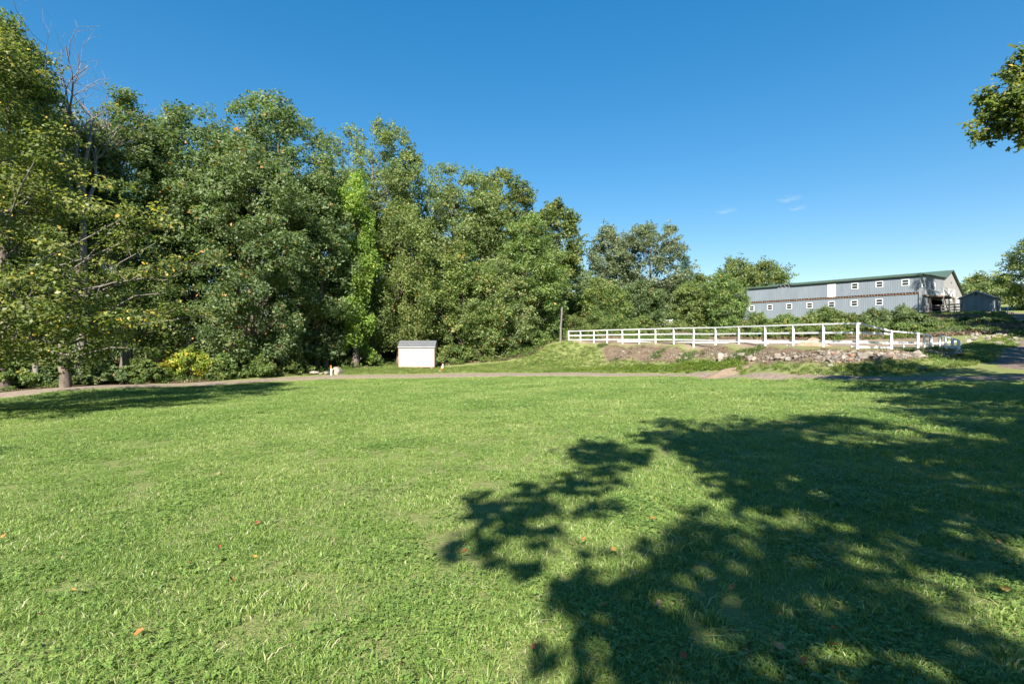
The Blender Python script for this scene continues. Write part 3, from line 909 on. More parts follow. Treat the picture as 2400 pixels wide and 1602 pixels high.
# trees that stand outside the picture on the right and throw the shade on the lawn
GS = 'shade trees outside the picture on the right'
LIMB = [(2398, 132), (2412, 160), (2372, 172), (2402, 195), (2350, 208), (2380, 222), (2326, 240), (2356, 248), (2392, 252), (2308, 268), (2338, 278), (2372, 284), (2408, 285), (2302, 298), (2326, 308), (2384, 312), (2420, 240)]
make_tree('shade_tree', 'big tree whose leafy limb hangs into the upper right corner', (25.6, 16.6, T1(25.6, 16.6)), 16.5, [(0.3, 3.0), (0.5, 4.4), (0.7, 4.8), (0.85, 3.4), (1, 1)], 'oak', nleaf=30000, size=0.17, seed=102, limbs=34, clump=.75, asym=.06, accent=.01,
          density_fill=.6, extra=[(P(px, py, 18.4 + .5 * math.sin(px)), .42) for px, py in LIMB])
OFF = [((4.0, -5.9), 12.5, 5.3, 'large tree behind the camera shading the near lawn'), ((12.6, 0.0), 13, 5.8, 'tree right of the camera shading the middle lawn'), ((15.9, 7.7), 13, 5.0, 'tree outside the right edge shading the far lawn'),
       ((10.4, -5.4), 12, 4.8, 'tree right behind the camera shading the lower right lawn'), ((30, 19), 14, 5.6, 'tree beside the drive outside the right edge'), ((46, 33), 16, 5.8, 'tree along the drive above the paddock corner, out of view'), ((62.8, 52.4), 31.5, 6.9, 'tall tree by the drive whose shadow falls on the barn corner'), ((52.5, 40), 18, 5.6, 'tree outside the right edge shading the stones by the drive'), ((57.5, 44.5), 23, 6.2, 'tree outside the right edge shading the slope below the grey shed'), ((69, 57), 23, 6.4, 'second tall tree by the drive shading the grey shed'),
       ((-14.2, -3.4), 10, 3.8, 'tree left of the camera whose shadow touches the left lawn edge')]
for i, ((x, y), h, r, lab) in enumerate(OFF):
    make_tree('shade_tree', lab, (x, y, T1(x, y)), h, [(0.3, r * .7), (0.5, r), (0.7, r * .92), (0.88, r * .6), (1, .6)], 'oak', nleaf=(20000, 13500, 12500)[i] if i < 3 else 15000, size=0.27 if i < 3 else .36, seed=(110, 153, 112)[i] if i < 3 else 110 + i, limbs=38, clump=.85 if i < 3 else 1.0, group=GS, asym=.12 if i < 3 else .25, density_fill=.35)

# ------------------------------------------------------------------ shrubs
def shrub_px(label, px, top_y, wpx, Z, leaf='shrub', nleaf=2400, size=0.17, seed=0, accent=.02, group=None, name='shrub', depth=None):
    X = Z * (px - 1200) / F
    zb = T1(X, Z)
    h = max(0.5, EYE - (top_y - HOR) * Z / F - zb)
    w = wpx * Z / F
    return make_shrub(name, label, (X, Z, zb), h, w, depth or w * .8, leaf, nleaf, size, seed, accent, group)


GS1 = 'shrubs on the slope below the barn'
sl = [(1768, 738, 85, 62, 'shrub', 'leftmost shrub below the barn, next to the round tree'), (1838, 741, 90, 62, 'bright', 'low shrub under the second and third lower barn windows'), (1890, 746, 70, 61, 'droop', 'pale shrub under the fourth lower barn window'),
      (1938, 724, 95, 61, 'shrub', 'tall mounded shrub under the white barn door'), (1995, 737, 90, 60, 'shrub', 'shrub with orange leaves below the sixth lower window'), (2052, 728, 90, 58.5, 'maple', 'dark shrub at the edge of the wall shadow'),
      (2105, 722, 100, 58, 'maple', 'dark tall shrub before the shaded barn corner'), (2152, 738, 75, 57, 'maple', 'dark shrub right below the barn corner'), (2168, 760, 60, 51, 'bright', 'bright leaved shrub above the short fence'),
      (2110, 760, 90, 50, 'bright', 'sunlit shrub behind the sloping fence rail'), (2035, 764, 90, 52, 'shrub', 'shrub above the corner post of the white fence'), (1955, 767, 90, 53, 'shrub', 'shrub behind the second fence post from the corner'),
      (1870, 766, 90, 55, 'droop', 'shrub behind the third fence post from the corner'), (1790, 768, 90, 57, 'bright', 'shrub behind the fourth fence post from the corner'), (1712, 772, 80, 60, 'shrub', 'shrub under the round green tree'),
      (2262, 748, 64, 62, 'maple', 'shaded shrub in front of the grey shed'), (2312, 750, 84, 57, 'maple', 'wide shaded shrub below the grey shed corner'), (2356, 758, 56, 55, 'maple', 'shaded shrub beside the drive below the grey shed'), (2226, 780, 50, 49, 'maple', 'small dark shrub above the right end fence'), (2285, 772, 60, 48, 'maple', 'dark shrub above the stones by the drive')]
for i, (px, ty, w, Z, lf, lab) in enumerate(sl):
    shrub_px(lab, px, ty - 3, w * 1.15, Z, lf, 4600, .2, 300 + i, .02, GS1, depth=4.8)
GS2 = 'undergrowth along the wood edge'
ug = [(442, 822, 120, 39.5, 'gold', 'bright yellow green bush at the wood edge on the left'), (520, 832, 80, 41, 'bright', 'green bush right of the yellow bush'), (600, 830, 90, 43, 'shrub', 'bush under the front maple trunk'), (690, 842, 80, 46, 'droop', 'low bush left of the boulders'),
      (335, 846, 100, 36.5, 'shrub', 'bush left of the yellow bush'), (235, 852, 110, 34.5, 'maple', 'dark bush right of the thick grey trunk'), (118, 850, 110, 33, 'maple', 'dark bush behind the thick grey trunk'), (25, 842, 110, 31.5, 'shrub', 'bush at the left picture edge'),
      (800, 838, 90, 52, 'shrub', 'bush behind the orange topped stake'), (858, 812, 80, 55, 'bright', 'leafy bush left of the cream shed'), (1062, 806, 70, 58, 'bright', 'bush right behind the traffic cone'), (1120, 795, 90, 59, 'shrub', 'bush with orange leaves right of the cone'),
      (1188, 790, 90, 61, 'shrub', 'bush left of the grassy mound'), (1248, 770, 80, 63, 'bright', 'tall bush above the grassy mound'), (1296, 755, 60, 65, 'bright', 'bush around the foot of the bare pole'), (1345, 738, 70, 68, 'shrub', 'bush behind the left fence corner'),
      (1395, 735, 80, 72, 'shrub', 'bush behind the third fence post from the left'), (1450, 738, 80, 71, 'bright', 'bush behind the fifth fence post from the left'), (1505, 742, 70, 74, 'shrub', 'bush left of the distant board fence'), (1590, 752, 70, 70, 'droop', 'bush right of the distant board fence'), (1540, 770, 80, 66, 'droop', 'low bush below the distant board fence'), (1650, 765, 90, 67, 'shrub', 'dark bush under the round tree pair'),
      (560, 700, 150, 52, 'maple', 'dark undergrowth deep behind the front maple'), (700, 740, 150, 56, 'maple', 'dark undergrowth behind the boulders'), (330, 740, 170, 48, 'maple', 'dark undergrowth behind the pointed maple'), (120, 740, 170, 42, 'maple', 'dark undergrowth at far left'), (1000, 740, 160, 68, 'maple', 'dark undergrowth behind the cream shed'), (1150, 740, 140, 72, 'maple', 'dark undergrowth right of the cream shed')]
for i, (px, ty, w, Z, lf, lab) in enumerate(ug):
    shrub_px(lab, px, ty, w, Z, lf, 3600, .19, 330 + i, .012 if i else .05, GS2, depth=3.0)
for i, (px, Z) in enumerate([(-40, 50), (90, 54), (230, 58), (380, 62), (520, 66), (650, 70), (780, 72), (900, 76), (1020, 80), (1140, 84), (1260, 88), (1380, 96), (1500, 106)]):
    shrub_px('tall dark thicket deep in the wood, %s from the left' % ['first', 'second', 'third', 'fourth', 'fifth', 'sixth', 'seventh', 'eighth', 'ninth', 'tenth', 'eleventh', 'twelfth', 'thirteenth'][i], px, 660 + (i > 10) * 30, 190, Z, 'maple', 3000, .4, 380 + i, 0, 'thickets deep in the wood', name='thicket', depth=4)
# tiny purple twiggy bush by the barn wall
shrub_px('small purplish bare twigged bush against the barn wall', 1843, 737, 30, 80, 'grey', 500, .16, 371, .5)

# ------------------------------------------------------------------ white paddock fence
FP = [(1332.6, 775.6, 58), (1360.7, 775, 56.6), (1392, 774, 54.6), (1423.5, 772.8, 52.7), (1458.6, 772, 50.6), (1498, 771, 48.4), (1536.3, 770, 46.3), (1578.8, 768.8, 44), (1626.3, 767.8, 41.5), (1677.4, 767, 38.9), (1732, 764.9, 36.2), (1793.2, 763, 33.6), (1859.4, 760.9, 31.2), (1929.5, 758.8, 29), (2009.9, 757, 27)]
fence = thing('white_fence', tuple(np.array([*P(2009.9, 818, 27)[:2], T1(*P(2009.9, 818, 27)[:2])])), 'white three rail paddock fence along the top of the stone bank', 'fence')
tops, feet = [], []
for px, ty, Z in FP:
    t = P(px, ty, Z); g = T1(t[0], t[1])
    tops.append(t); feet.append(np.array([t[0], t[1], g]))
    bar('post', (t[0] + .03 * math.sin(px), t[1] + .04 * math.cos(px * 1.7), g - .3), (t[0], t[1], t[2] - .03), .112, .112, M_WHITE, fence, up=(0.3, 1, 0))
for i in range(len(tops) - 1):
    a, b = tops[i], tops[i + 1]
    d = unit((b - a) * [1, 1, 0]); nrm = np.array([-d[1], d[0], 0])
    if nrm[0] < 0: nrm = -nrm                       # paddock side
    a2, b2 = a + nrm * .1, b + nrm * .1
    bar('top_rail', a - d * .04 + [0, 0, -.01], b + d * .04 + [0, 0, -.01], .14, .085, M_WHITE, fence)
    for hh in (.5, .98):
        o = np.array([0, 0, -hh * 1.0])
        sc = 1.0
        bar('rail', a2 + o + d * .002 * i, b2 + o, .045, .105, M_WHITE, fence)
# sloping end bay and the lower two rail run
RP = [(2088.9, 776, 29.0), (2150.9, 781, 31.3), (2182, 786.5, 33.5)]
low = thing('low_white_fence', (*P(2088.9, 816, 29)[:2], T1(*P(2088.9, 816, 29)[:2])), 'lower white two rail fence running right from the corner post, partly in shade', 'fence')
rt = []
for px, ty, Z in RP:
    t = P(px, ty, Z); g = T1(t[0], t[1]); rt.append(t)
    bar('post', (t[0], t[1], g - .3), (t[0], t[1], t[2] - .03), .125, .125, M_WHITE, low, up=(0.3, 1, 0))
bar('top_rail', tops[-1] + [.08, 0, -.02], rt[0], .14, .1, M_WHITE, low)
bar('rail', tops[-1] + [.08, .05, -.5], rt[0] + [0, .05, -.14], .045, .12, M_WHITE, low)
bar('rail', tops[-1] + [.08, .05, -.98], rt[0] + [0, .05, -.68], .045, .12, M_WHITE, low)
for i in range(2):
    bar('top_rail', rt[i], rt[i + 1], .14, .09, M_WHITE, low)
    bar('rail', rt[i] + [0, .08, -.62], rt[i + 1] + [0, .08, -.58], .045, .12, M_WHITE, low)
bar('ground_board', (tops[-1][0], tops[-1][1] + .1, T1(tops[-1][0], tops[-1][1]) + .1), (rt[0][0], rt[0][1] + .1, T1(rt[0][0], rt[0][1]) + .08), .05, .1, M_WHITE, low)
# small gate leaning by the low run
gt = thing('paddock_gate', (*P(2168, 816, 33)[:2], T1(*P(2168, 816, 33)[:2])), 'small white ladder like gate in the shade beside the low fence', 'gate')
ga, gb = P(2166, 787, 32.6), P(2180, 788, 34.8)
for q in (ga, gb):
    bar('stile', (q[0], q[1], T1(q[0], q[1]) + .02), q, .09, .09, M_WHITE, gt, up=(0.3, 1, 0))
for k in (.06, .3, .54):
    bar('rail', ga - [0, 0, k], gb - [0, 0, k], .04, .07, M_WHITE, gt)
bar('brace', ga - [0, 0, .1], gb - [0, 0, .8], .035, .06, M_WHITE, gt)
# right end piece
ep = thing('white_end_fence', (*P(2225, 817, 33)[:2], T1(*P(2225, 817, 33)[:2])), 'short white fence section sloping down at the right end of the paddock', 'fence')
EP = [(2203.6, 786, 33.6), (2217, 789.5, 33.2), (2232, 793, 32.8), (2246.8, 797, 32.4)]
et = [P(*e) for e in EP]
for t in et:
    bar('post', (t[0], t[1], T1(t[0], t[1]) - .25), (t[0], t[1], t[2] - .03), .13, .13, M_WHITE, ep, up=(0.3, 1, 0))
for i in range(3):
    bar('top_rail', et[i], et[i + 1], .12, .07, M_WHITE, ep)
    bar('rail', [et[i][0], et[i][1] + .08, T1(et[i][0], et[i][1]) + .2], [et[i + 1][0], et[i + 1][1] + .08, T1(et[i + 1][0], et[i + 1][1]) + .14], .045, .1, M_WHITE, ep)
# low arena border, far side of the paddock
lb = thing('arena_border', (*P(1845, 810, 48)[:2], T1(*P(1845, 810, 48)[:2])), 'low white border rail on short posts inside the paddock', 'fence')
B1 = [(1448, 799.0, 55.5), (1473, 799.8, 55), (1505, 800.6, 54.5), (1540, 801.2, 54), (1571, 801.6, 53.5)]
B2 = [(1580, 801.4, 53.3), (1612, 801.6, 52.5), (1646, 801.6, 51.8), (1681, 801.6, 51.2), (1719, 801.6, 50.6), (1758, 801.6, 50), (1800, 801.8, 49), (1845, 802, 48), (1893, 802.4, 46), (1942, 802.6, 44), (1997, 803, 42), (2054, 803.4, 40), (2118, 804, 38.2), (2186, 804.5, 37), (2250, 799.5, 36.6)]
for Bq in (B1, B2):
    pts = [P(*b) for b in Bq]
    for q in pts:
        g = T1(q[0], q[1])
        bar('post', (q[0], q[1], min(g, q[2] - .3) - .15), (q[0], q[1], q[2] - .02), .1, .1, M_WHITE, lb, up=(0.3, 1, 0))
    for a, b in zip(pts[:-1], pts[1:]):
        bar('rail', a + [-.08, -.06, 0], b + [-.08, -.06, 0], .05, .12, M_WHITE, lb)
# distant board fence
df = thing('board_fence', (*P(1560, 764, 85)[:2], T1(*P(1560, 764, 85)[:2])), 'short pale three board fence far off between the bushes', 'fence')
for px in (1548.5, 1576, 1604):
    q = P(px, 748, 85 - (px - 1548) * .02); g = T1(q[0], q[1])
    bar('post', (q[0], q[1], g - .2), q, .14, .14, M_WHITE, df)
for k in (750.5, 755.5, 760.5):
    bar('board', P(1547, k, 84.9), P(1605, k - .6, 83.8), .05, .17, M_WHITE, df)

# ------------------------------------------------------------------ barn
M_SIDE = simple_mat('grey_siding', (0.175, 0.205, 0.23), 0.6, 0.1, .9, .1, 12, .3, stretch=(1, 1, .3))
M_SIDE2 = simple_mat('pale_siding', (0.27, 0.26, 0.25), 0.7, 0.08, .7, .1, 12, .3, stretch=(1, 1, .3))
M_SIDE3 = simple_mat('faded_siding', (0.2, 0.215, 0.225), 0.7, 0.1, .7, .1, 12, .3, stretch=(1, 1, .3))
M_ROOF = simple_mat('green_metal', (0.06, 0.095, 0.068), 0.5, 0.12, .8, 0, 12, .4)
M_JOIST = simple_mat('joist_wood', (0.25, 0.135, 0.075), 0.85, 0.35, 3, .2, 20, .1)
M_PALEWOOD = simple_mat('pale_wood', (0.28, 0.2, 0.145), 0.85, 0.25, 3, .2, 20, .1)
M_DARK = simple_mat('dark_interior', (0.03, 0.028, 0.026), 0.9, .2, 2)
M_WEATH = simple_mat('weathered_wood', (0.12, 0.105, 0.1), 0.85, 0.3, 4, .3, 20, .1)
M_TRIM = simple_mat('white_trim', (0.76, 0.75, 0.72), 0.6, 0.06, 2)


def glass_mat():
    m, N, L, out = new_mat('window_glass')
    pb = N.new('ShaderNodeBsdfPrincipled')
    pb.inputs['Base Color'].default_value = (0.02, 0.028, 0.032, 1)
    pb.inputs['Roughness'].default_value = 0.08
    pb.inputs['Specular IOR Level'].default_value = 0.6
    L.new(pb.outputs[0], out.inputs['Surface'])
    return m


M_GLASS = glass_mat()
ANG = math.atan2(-.783, .622)
A_px = P(2157, 738, 77.1)
BZ = 5.2
barn = thing('barn', (A_px[0], A_px[1], BZ), 'long two storey grey barn with green roof and white windows on the hill', 'barn', rotz=ANG)
Lb = 31.0
H1, H2 = 3.28, 3.55                # joist band
HE = 6.1                           # eave
VB, ZB_ = 13.6, 6.6
VC, ZC = 18.2, 8.2
VD, ZD = 28.5, 3.6


def corrug(name, x0, x1, z0, z1, holes, mat, parent, y=0.0, step=.305, axis_='x', thick=.1):
    """ribbed siding panel in the parent's xz (or yz) plane with openings cut out"""
    xs = sorted(set([x0, x1] + [h[0] for h in holes] + [h[1] for h in holes]))
    zs = sorted(set([z0, z1] + [h[2] for h in holes] + [h[3] for h in holes]))
    V, Fq = [], []

    def quadbox(a, b, c, d, y0, y1):
        n = len(V)
        for (xx, zz) in ((a, c), (b, c), (b, d), (a, d)):
            V.append((xx, y0, zz))
        for (xx, zz) in ((a, c), (b, c), (b, d), (a, d)):
            V.append((xx, y1, zz))
        Fq.extend([(n, n + 1, n + 2, n + 3), (n + 7, n + 6, n + 5, n + 4), (n, n + 4, n + 5, n + 1), (n + 1, n + 5, n + 6, n + 2), (n + 2, n + 6, n + 7, n + 3), (n + 3, n + 7, n + 4, n)])

    for i in range(len(xs) - 1):
        for j in range(len(zs) - 1):
            mx_, mz_ = (xs[i] + xs[i + 1]) / 2, (zs[j] + zs[j + 1]) / 2
            if any(h[0] < mx_ < h[1] and h[2] < mz_ < h[3] for h in holes): continue
            quadbox(xs[i], xs[i + 1], zs[j], zs[j + 1], y, y + thick)
    k = x0 + step / 2
    while k < x1:
        segs = [(z0, z1)]
        for h in holes:
            if h[0] - .03 < k < h[1] + .03:
                ns = []
                for a, b in segs:
                    if h[2] > a: ns.append((a, min(b, h[2])))
                    if h[3] < b: ns.append((max(a, h[3]), b))
                segs = [s for s in ns if s[1] - s[0] > .05]
        for a, b in segs:
            quadbox(k - .028, k + .028, a + .004, b - .004, y - .024, y - .001)
        k += step
    V = np.array(V)
    if axis_ == 'y':
        V = np.stack([-V[:, 1], V[:, 0], V[:, 2]], 1)
    me = mesh_py(name, V, Fq, mat)
    o = put(name, me, parent, Matrix.Identity(4), True)
    o['kind'] = 'stuff'
    return o


def window(parent, c, w, h, face, name='window'):
    """double hung window; face 'front' looks along -y, 'side' along +x"""
    cx, cy, cz = c
    R = Matrix.Identity(4) if face == 'front' else Matrix.Rotation(math.pi / 2, 4, 'Z')
    Mw = Matrix.Translation(Vector(c)) @ R
    fw = .085
    V, Fq = [], []

    def bx(lo, hi):
        n = len(V)
        for z in (lo[2], hi[2]):
            for (x, y) in ((lo[0], lo[1]), (hi[0], lo[1]), (hi[0], hi[1]), (lo[0], hi[1])):
                V.append((x, y, z))
        Fq.extend([(n, n + 3, n + 2, n + 1), (n + 4, n + 5, n + 6, n + 7), (n, n + 1, n + 5, n + 4), (n + 1, n + 2, n + 6, n + 5), (n + 2, n + 3, n + 7, n + 6), (n + 3, n, n + 4, n + 7)])

    bx((-w / 2, -.05, -h / 2), (-w / 2 + fw, .06, h / 2)); bx((w / 2 - fw, -.05, -h / 2), (w / 2, .06, h / 2))
    bx((-w / 2 + fw, -.05, h / 2 - fw), (w / 2 - fw, .06, h / 2)); bx((-w / 2 + fw, -.06, -h / 2), (w / 2 - fw, .06, -h / 2 + fw))
    o = put(name, mesh_py('window_frame', V, Fq, M_TRIM), parent, Mw, True)
    sash = box('sash_rail', (0, -.01, 0), (w - 2 * fw - .004, .05, .06), M_TRIM, o)
    for z0, z1, yy in ((-h / 2 + fw, -.03, .03), (.03, h / 2 - fw, .045)):
        box2('pane', (-w / 2 + fw + .002, yy, z0 + .002), (w / 2 - fw - .002, yy + .01, z1 - .002), M_GLASS, o)
    return o


LOWW = [5.25, 8.7, 12.05, 15.5, 18.9, 22.3, 25.7]
UPW = [1.84, 5.2, 8.6]
ww, wh = .98, .98
holes_l = [(-u - ww / 2 + .03, -u + ww / 2 - .03, 2.32 - wh / 2 + .03, 2.32 + wh / 2 - .03) for u in LOWW]
holes_u = [(-u - ww / 2 + .03, -u + ww / 2 - .03, 5.1 - wh / 2 + .03, 5.1 + wh / 2 - .03) for u in UPW] + [(-12.5, -11.5, H2, 5.62)]
corrug('lower_siding', -Lb, 0, -1.2, H1, holes_l, M_SIDE, barn)
corrug('upper_siding', -Lb, 0, H2, HE, holes_u, M_SIDE, barn, y=-.12)
box2('joist_band', (-Lb, .06, H1 + .003), (-.1, .16, H2 - .003), M_JOIST, barn)
box2('ledger', (-Lb, -.1, H1 + .003), (-.1, .055, H1 + .04), M_PALEWOOD, barn)
for k in range(76):
    x = -.2 - k * .405
    if x < -Lb: break
    h_ = .2 + .02 * math.sin(k * 3.7)
    box2('joist_end', (x - .028, -.16 - .03 * math.sin(k * 1.9), H1 + .043), (x + .028, .055, H1 + .04 + h_), M_PALEWOOD if k % 3 else M_JOIST, barn)
for u in LOWW: window(barn, (-u, -.005, 2.32), ww, wh, 'front')
for u in UPW: window(barn, (-u, -.125, 5.1), ww, wh, 'front')
dr = box2('door', (-12.46, -.1, H2 + .01), (-11.54, -.05, 5.56), M_WHITE, barn)
for nm, lo, hi in (('door_frame', (-12.6, -.17, H2), (-12.47, -.03, 5.68)), ('door_frame', (-11.53, -.17, H2), (-11.4, -.03, 5.68)), ('door_frame', (-12.47, -.17, 5.57), (-11.53, -.03, 5.68))):
    box2(nm, lo, hi, M_TRIM, barn)
box('door_handle', (-11.62, -.13, 4.55), (.05, .05, .12), M_DARK, barn)
box('hinge', (-12.44, -.115, 3.85), (.1, .03, .05), M_DARK, barn)
# roof: shallow front slope with a missing fascia stretch, then the main gable
def sheet(name, pts, mat, parent, th=.06):
    """thin prism from a quad (local coords), thickened downwards"""
    pts = [Vector(p) for p in pts]
    n = len(pts)
    V = pts + [p - Vector((0, 0, th)) for p in pts]
    Fq = [tuple(range(n)), tuple(range(2 * n - 1, n - 1, -1))] + [(i, i + n, (i + 1) % n + n, (i + 1) % n) for i in range(n)]
    return put(name, mesh_py(name, V, Fq, mat), parent, Matrix.Identity(4), True)


def seamed(name, a, b, c, d, mat, parent, step=.9):
    """roof slope a-b (eave) c-d (ridge above b, a) with standing seams"""
    a, b, c, d = [Vector(v) for v in (a, b, c, d)]
    o = sheet(name, [a, b, c, d], mat, parent)
    n = int((b - a).length / step)
    for i in range(1, n):
        t = i / n
        p, q = a.lerp(b, t), d.lerp(c, t)
        bar('roof_seam', p + Vector((0, 0, .015)), q + Vector((0, 0, .015)), .05, .05, mat, o, local=True)
    return o


ov = .42
slope_f = (ZB_ - HE) / VB
sheet('front_roof', [(-Lb, -ov, HE + .16 - slope_f * ov), (.35, -ov, HE + .16 - slope_f * ov), (.35, VB, ZB_ + .16), (-Lb, VB, ZB_ + .16)], M_ROOF, barn, .08)
gap0, gap1 = -20.6, -18.4
box2('fascia', (-Lb, -ov - .035, HE - .1), (gap0, -ov - .002, HE + .17), M_ROOF, barn)
box2('fascia', (gap1, -ov - .035, HE - .1), (.38, -ov - .002, HE + .17), M_ROOF, barn)
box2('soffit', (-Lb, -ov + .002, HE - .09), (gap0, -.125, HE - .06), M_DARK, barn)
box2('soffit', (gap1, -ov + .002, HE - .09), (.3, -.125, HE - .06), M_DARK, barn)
for x in (-20.2, -19.5, -18.8):
    box2('rafter_tail', (x - .05, -ov + .02, HE - .16), (x + .05, -.13, HE + .04), M_PALEWOOD, barn)
seamed('main_roof', (-Lb, VB, ZB_ + .14), (.4, VB, ZB_ + .14), (.4, VC, ZC + .14), (-Lb, VC, ZC + .14), M_ROOF, barn)
seamed('rear_roof', (.4, VD + .3, ZD + .04), (-Lb, VD + .3, ZD + .04), (-Lb, VC + .02, ZC + .14), (.4, VC + .02, ZC + .14), M_ROOF, barn)
# end wall in pieces: front wing with an opening below the deck, then the main gable


def wall_poly(name, pts, mat, th=.12, x=0.0):
    V = [(x, p[0], p[1]) for p in pts] + [(x - th, p[0], p[1]) for p in pts]
    n = len(pts)
    Fq = [tuple(range(n)), tuple(range(2 * n - 1, n - 1, -1))] + [(i, i + n, (i + 1) % n + n, (i + 1) % n) for i in range(n)]
    return put(name, mesh_py(name, V, Fq, mat), barn, Matrix.Identity(4), True)


OV0, OV1, OZ = 6.3, 13.4, 2.75
wall_poly('end_wall', [(0.11, -1.2), (OV0, -1.2), (OV0, OZ), (OV1, OZ), (OV1, -1.2), (VB - .002, -1.2), (VB - .002, ZB_ + .05), (0.11, HE + .05)], M_SIDE3, x=-.01)
wall_poly('gable_wall', [(VB, -1.2), (VD, -1.2), (VD, ZD), (VC, ZC), (VB, ZB_ + .05)], M_SIDE2)
box2('corner_board', (-.16, -.16, -1.2), (.02, -.002, HE), M_SIDE3, barn)
box2('back_wall', (-Lb, VD - .1, -1.2), (-.13, VD - .004, ZD), M_SIDE, barn)
box2('far_wall', (-Lb - .12, 0, -1.2), (-Lb - .004, VD, ZD), M_SIDE, barn)
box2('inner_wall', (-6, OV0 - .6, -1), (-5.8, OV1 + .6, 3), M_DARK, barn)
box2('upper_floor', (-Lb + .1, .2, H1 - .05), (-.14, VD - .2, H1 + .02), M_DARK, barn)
for v, z in ((1.3, 4.9), (4.6, 4.85), (7.6, 4.8)):
    window(barn, (-.0, v, z), 1.0, 1.25, 'side')
for v, z in ((18.1, 3.5), (23.0, 3.35)):
    window(barn, (.01, v, z), .95, 1.0, 'side')
box2('wall_vent', (.005, 18.4, 6.1), (.05, 18.75, 6.3), M_DARK, barn)
# deck with white cross braced railing
d0, d1, dx = 5.3, 12.2, 1.7
box2('deck', (.02, d0, 3.05), (dx, d1, 3.25), M_PALEWOOD, barn)
for v in (d0 + .08, (d0 + d1) / 2, d1 - .08):
    box2('deck_post', (dx - .14, v - .07, -1), (dx - .01, v + .07, 3.04), M_WEATH, barn)
    box2('rail_post', (dx - .12, v - .06, 3.25), (dx, v + .06, 4.35), M_WHITE, barn)
bar('brace', (.06, d0, 3.3), (dx - .1, d0, 4.3), .05, .14, M_WHITE, barn, local=True)
bar('brace', (.06, d0 - .055, 4.3), (dx - .1, d0 - .055, 3.3), .05, .14, M_WHITE, barn, local=True)
for v0, v1 in ((d0 + .14, (d0 + d1) / 2 - .06), ((d0 + d1) / 2 + .06, d1 - .14)):
    bar('brace', (dx - .05, v0, 3.3), (dx - .05, v1, 4.25), .12, .05, M_WHITE, barn, local=True)
    bar('brace', (dx - .11, v0, 4.25), (dx - .11, v1, 3.3), .12, .05, M_WHITE, barn, local=True)
bar('hand_rail', (dx - .06, d0, 4.38), (dx - .06, d1, 4.38), .12, .05, M_WHITE, barn, local=True)
for s in (.35, 1.45):
    bar('stair_stringer', (s, d1, 3.15), (s, d1 + 3.6, .1), .06, .26, M_WEATH, barn, local=True)
for k in range(12):
    t = (k + .5) / 12
    box('stair_tread', (.9, d1 + 3.6 * t, 3.15 - 3.05 * t), (1.04, .28, .04), M_WEATH, barn)
box2('porch_beam', (.015, 1.0, 3.05), (.22, d0 - .002, 3.25), M_PALEWOOD, barn)
box2('downspout', (.03, 5.2, -1), (.12, 5.29, 3.04), M_JOIST, barn)

# dark rail fence between barn and grey shed
wf = thing('weathered_fence', (*P(2210, 735, 75)[:2], T1(*P(2210, 735, 75)[:2])), 'dark weathered rail fence between barn end and grey shed', 'fence')
q0, q1 = P(2167, 716, 75.2), P(2253, 711, 75.6)
for t in (0, .44, 1):
    q = q0 + (q1 - q0) * t; g = T1(q[0], q[1])
    bar('post', (q[0], q[1], g - .2), q, .15, .15, M_WEATH, wf)
for k in (.08, .48, .9):
    bar('rail', q0 - [0, .1, k], q1 - [0, .1, k], .05, .15, M_WEATH, wf)

# grey shed on the right
S0 = P(2327, 734, 75)
gs = thing('grey_shed', (S0[0], S0[1], 5.2), 'grey blue board shed with gable front beside the barn', 'shed', rotz=ANG)
gw, gd, gh, gp = 3.7, 6.0, 2.7, 3.62
M_BOARD = simple_mat('blue_grey_board', (0.2, 0.235, 0.255), 0.8, 0.25, 2.0, .25, 16, .2, stretch=(1, 1, .2))
M_SHTRIM = simple_mat('lilac_trim', (0.5, 0.5, 0.55), 0.7, .1)
M_SHROOF = simple_mat('dark_shingle', (0.075, 0.075, 0.08), 0.9, .3, 6, .3, 30)
V = [(-gw, 0, -.8), (0, 0, -.8), (0, 0, gh), (-gw / 2, 0, gp), (-gw, 0, gh)]
V += [(x, gd, z) for x, _, z in V]
put('wall', mesh_py('shed_wall', V, [(0, 1, 2, 3, 4), (9, 8, 7, 6, 5), (0, 4, 9, 5), (1, 6, 7, 2)], M_BOARD), gs, Matrix.Identity(4), True)
for k in range(13):
    x = -gw + .1 + k * (gw - .2) / 12
    zt = gh + (gp - gh) * (1 - abs(x + gw / 2) / (gw / 2)) - .1
    box2('batten', (x - .028, -.035, -.8), (x + .028, -.002, zt), M_BOARD, gs)
for k in range(17):
    y = .15 + k * (gd - .3) / 16
    box2('batten', (.002, y - .028, -.8), (.035, y + .028, gh - .12), M_BOARD, gs)
sheet('roof', [(-gw - .3, -.3, gh - .1), (-gw / 2, -.3, gp + .06), (-gw / 2, gd + .3, gp + .06), (-gw - .3, gd + .3, gh - .1)], M_SHROOF, gs, .07)
sheet('roof', [(-gw / 2 + .002, -.3, gp + .06), (.3, -.3, gh - .1), (.3, gd + .3, gh - .1), (-gw / 2 + .002, gd + .3, gp + .06)], M_SHROOF, gs, .07)
bar('rake_trim', (-gw - .3, -.33, gh - .16), (-gw / 2, -.33, gp), .04, .13, M_SHTRIM, gs, local=True)
bar('rake_trim', (-gw / 2, -.335, gp), (.3, -.335, gh - .16), .04, .13, M_SHTRIM, gs, local=True)
box2('gable_vent', (-gw / 2 - .17, -.06, gh + .28), (-gw / 2 + .17, -.036, gh + .66), M_WEATH, gs)
for y in (1.3, 2.7, 4.1):
    box2('stall_opening', (.036, y, .9), (.05, y + .8, 2.0), M_DARK, gs)

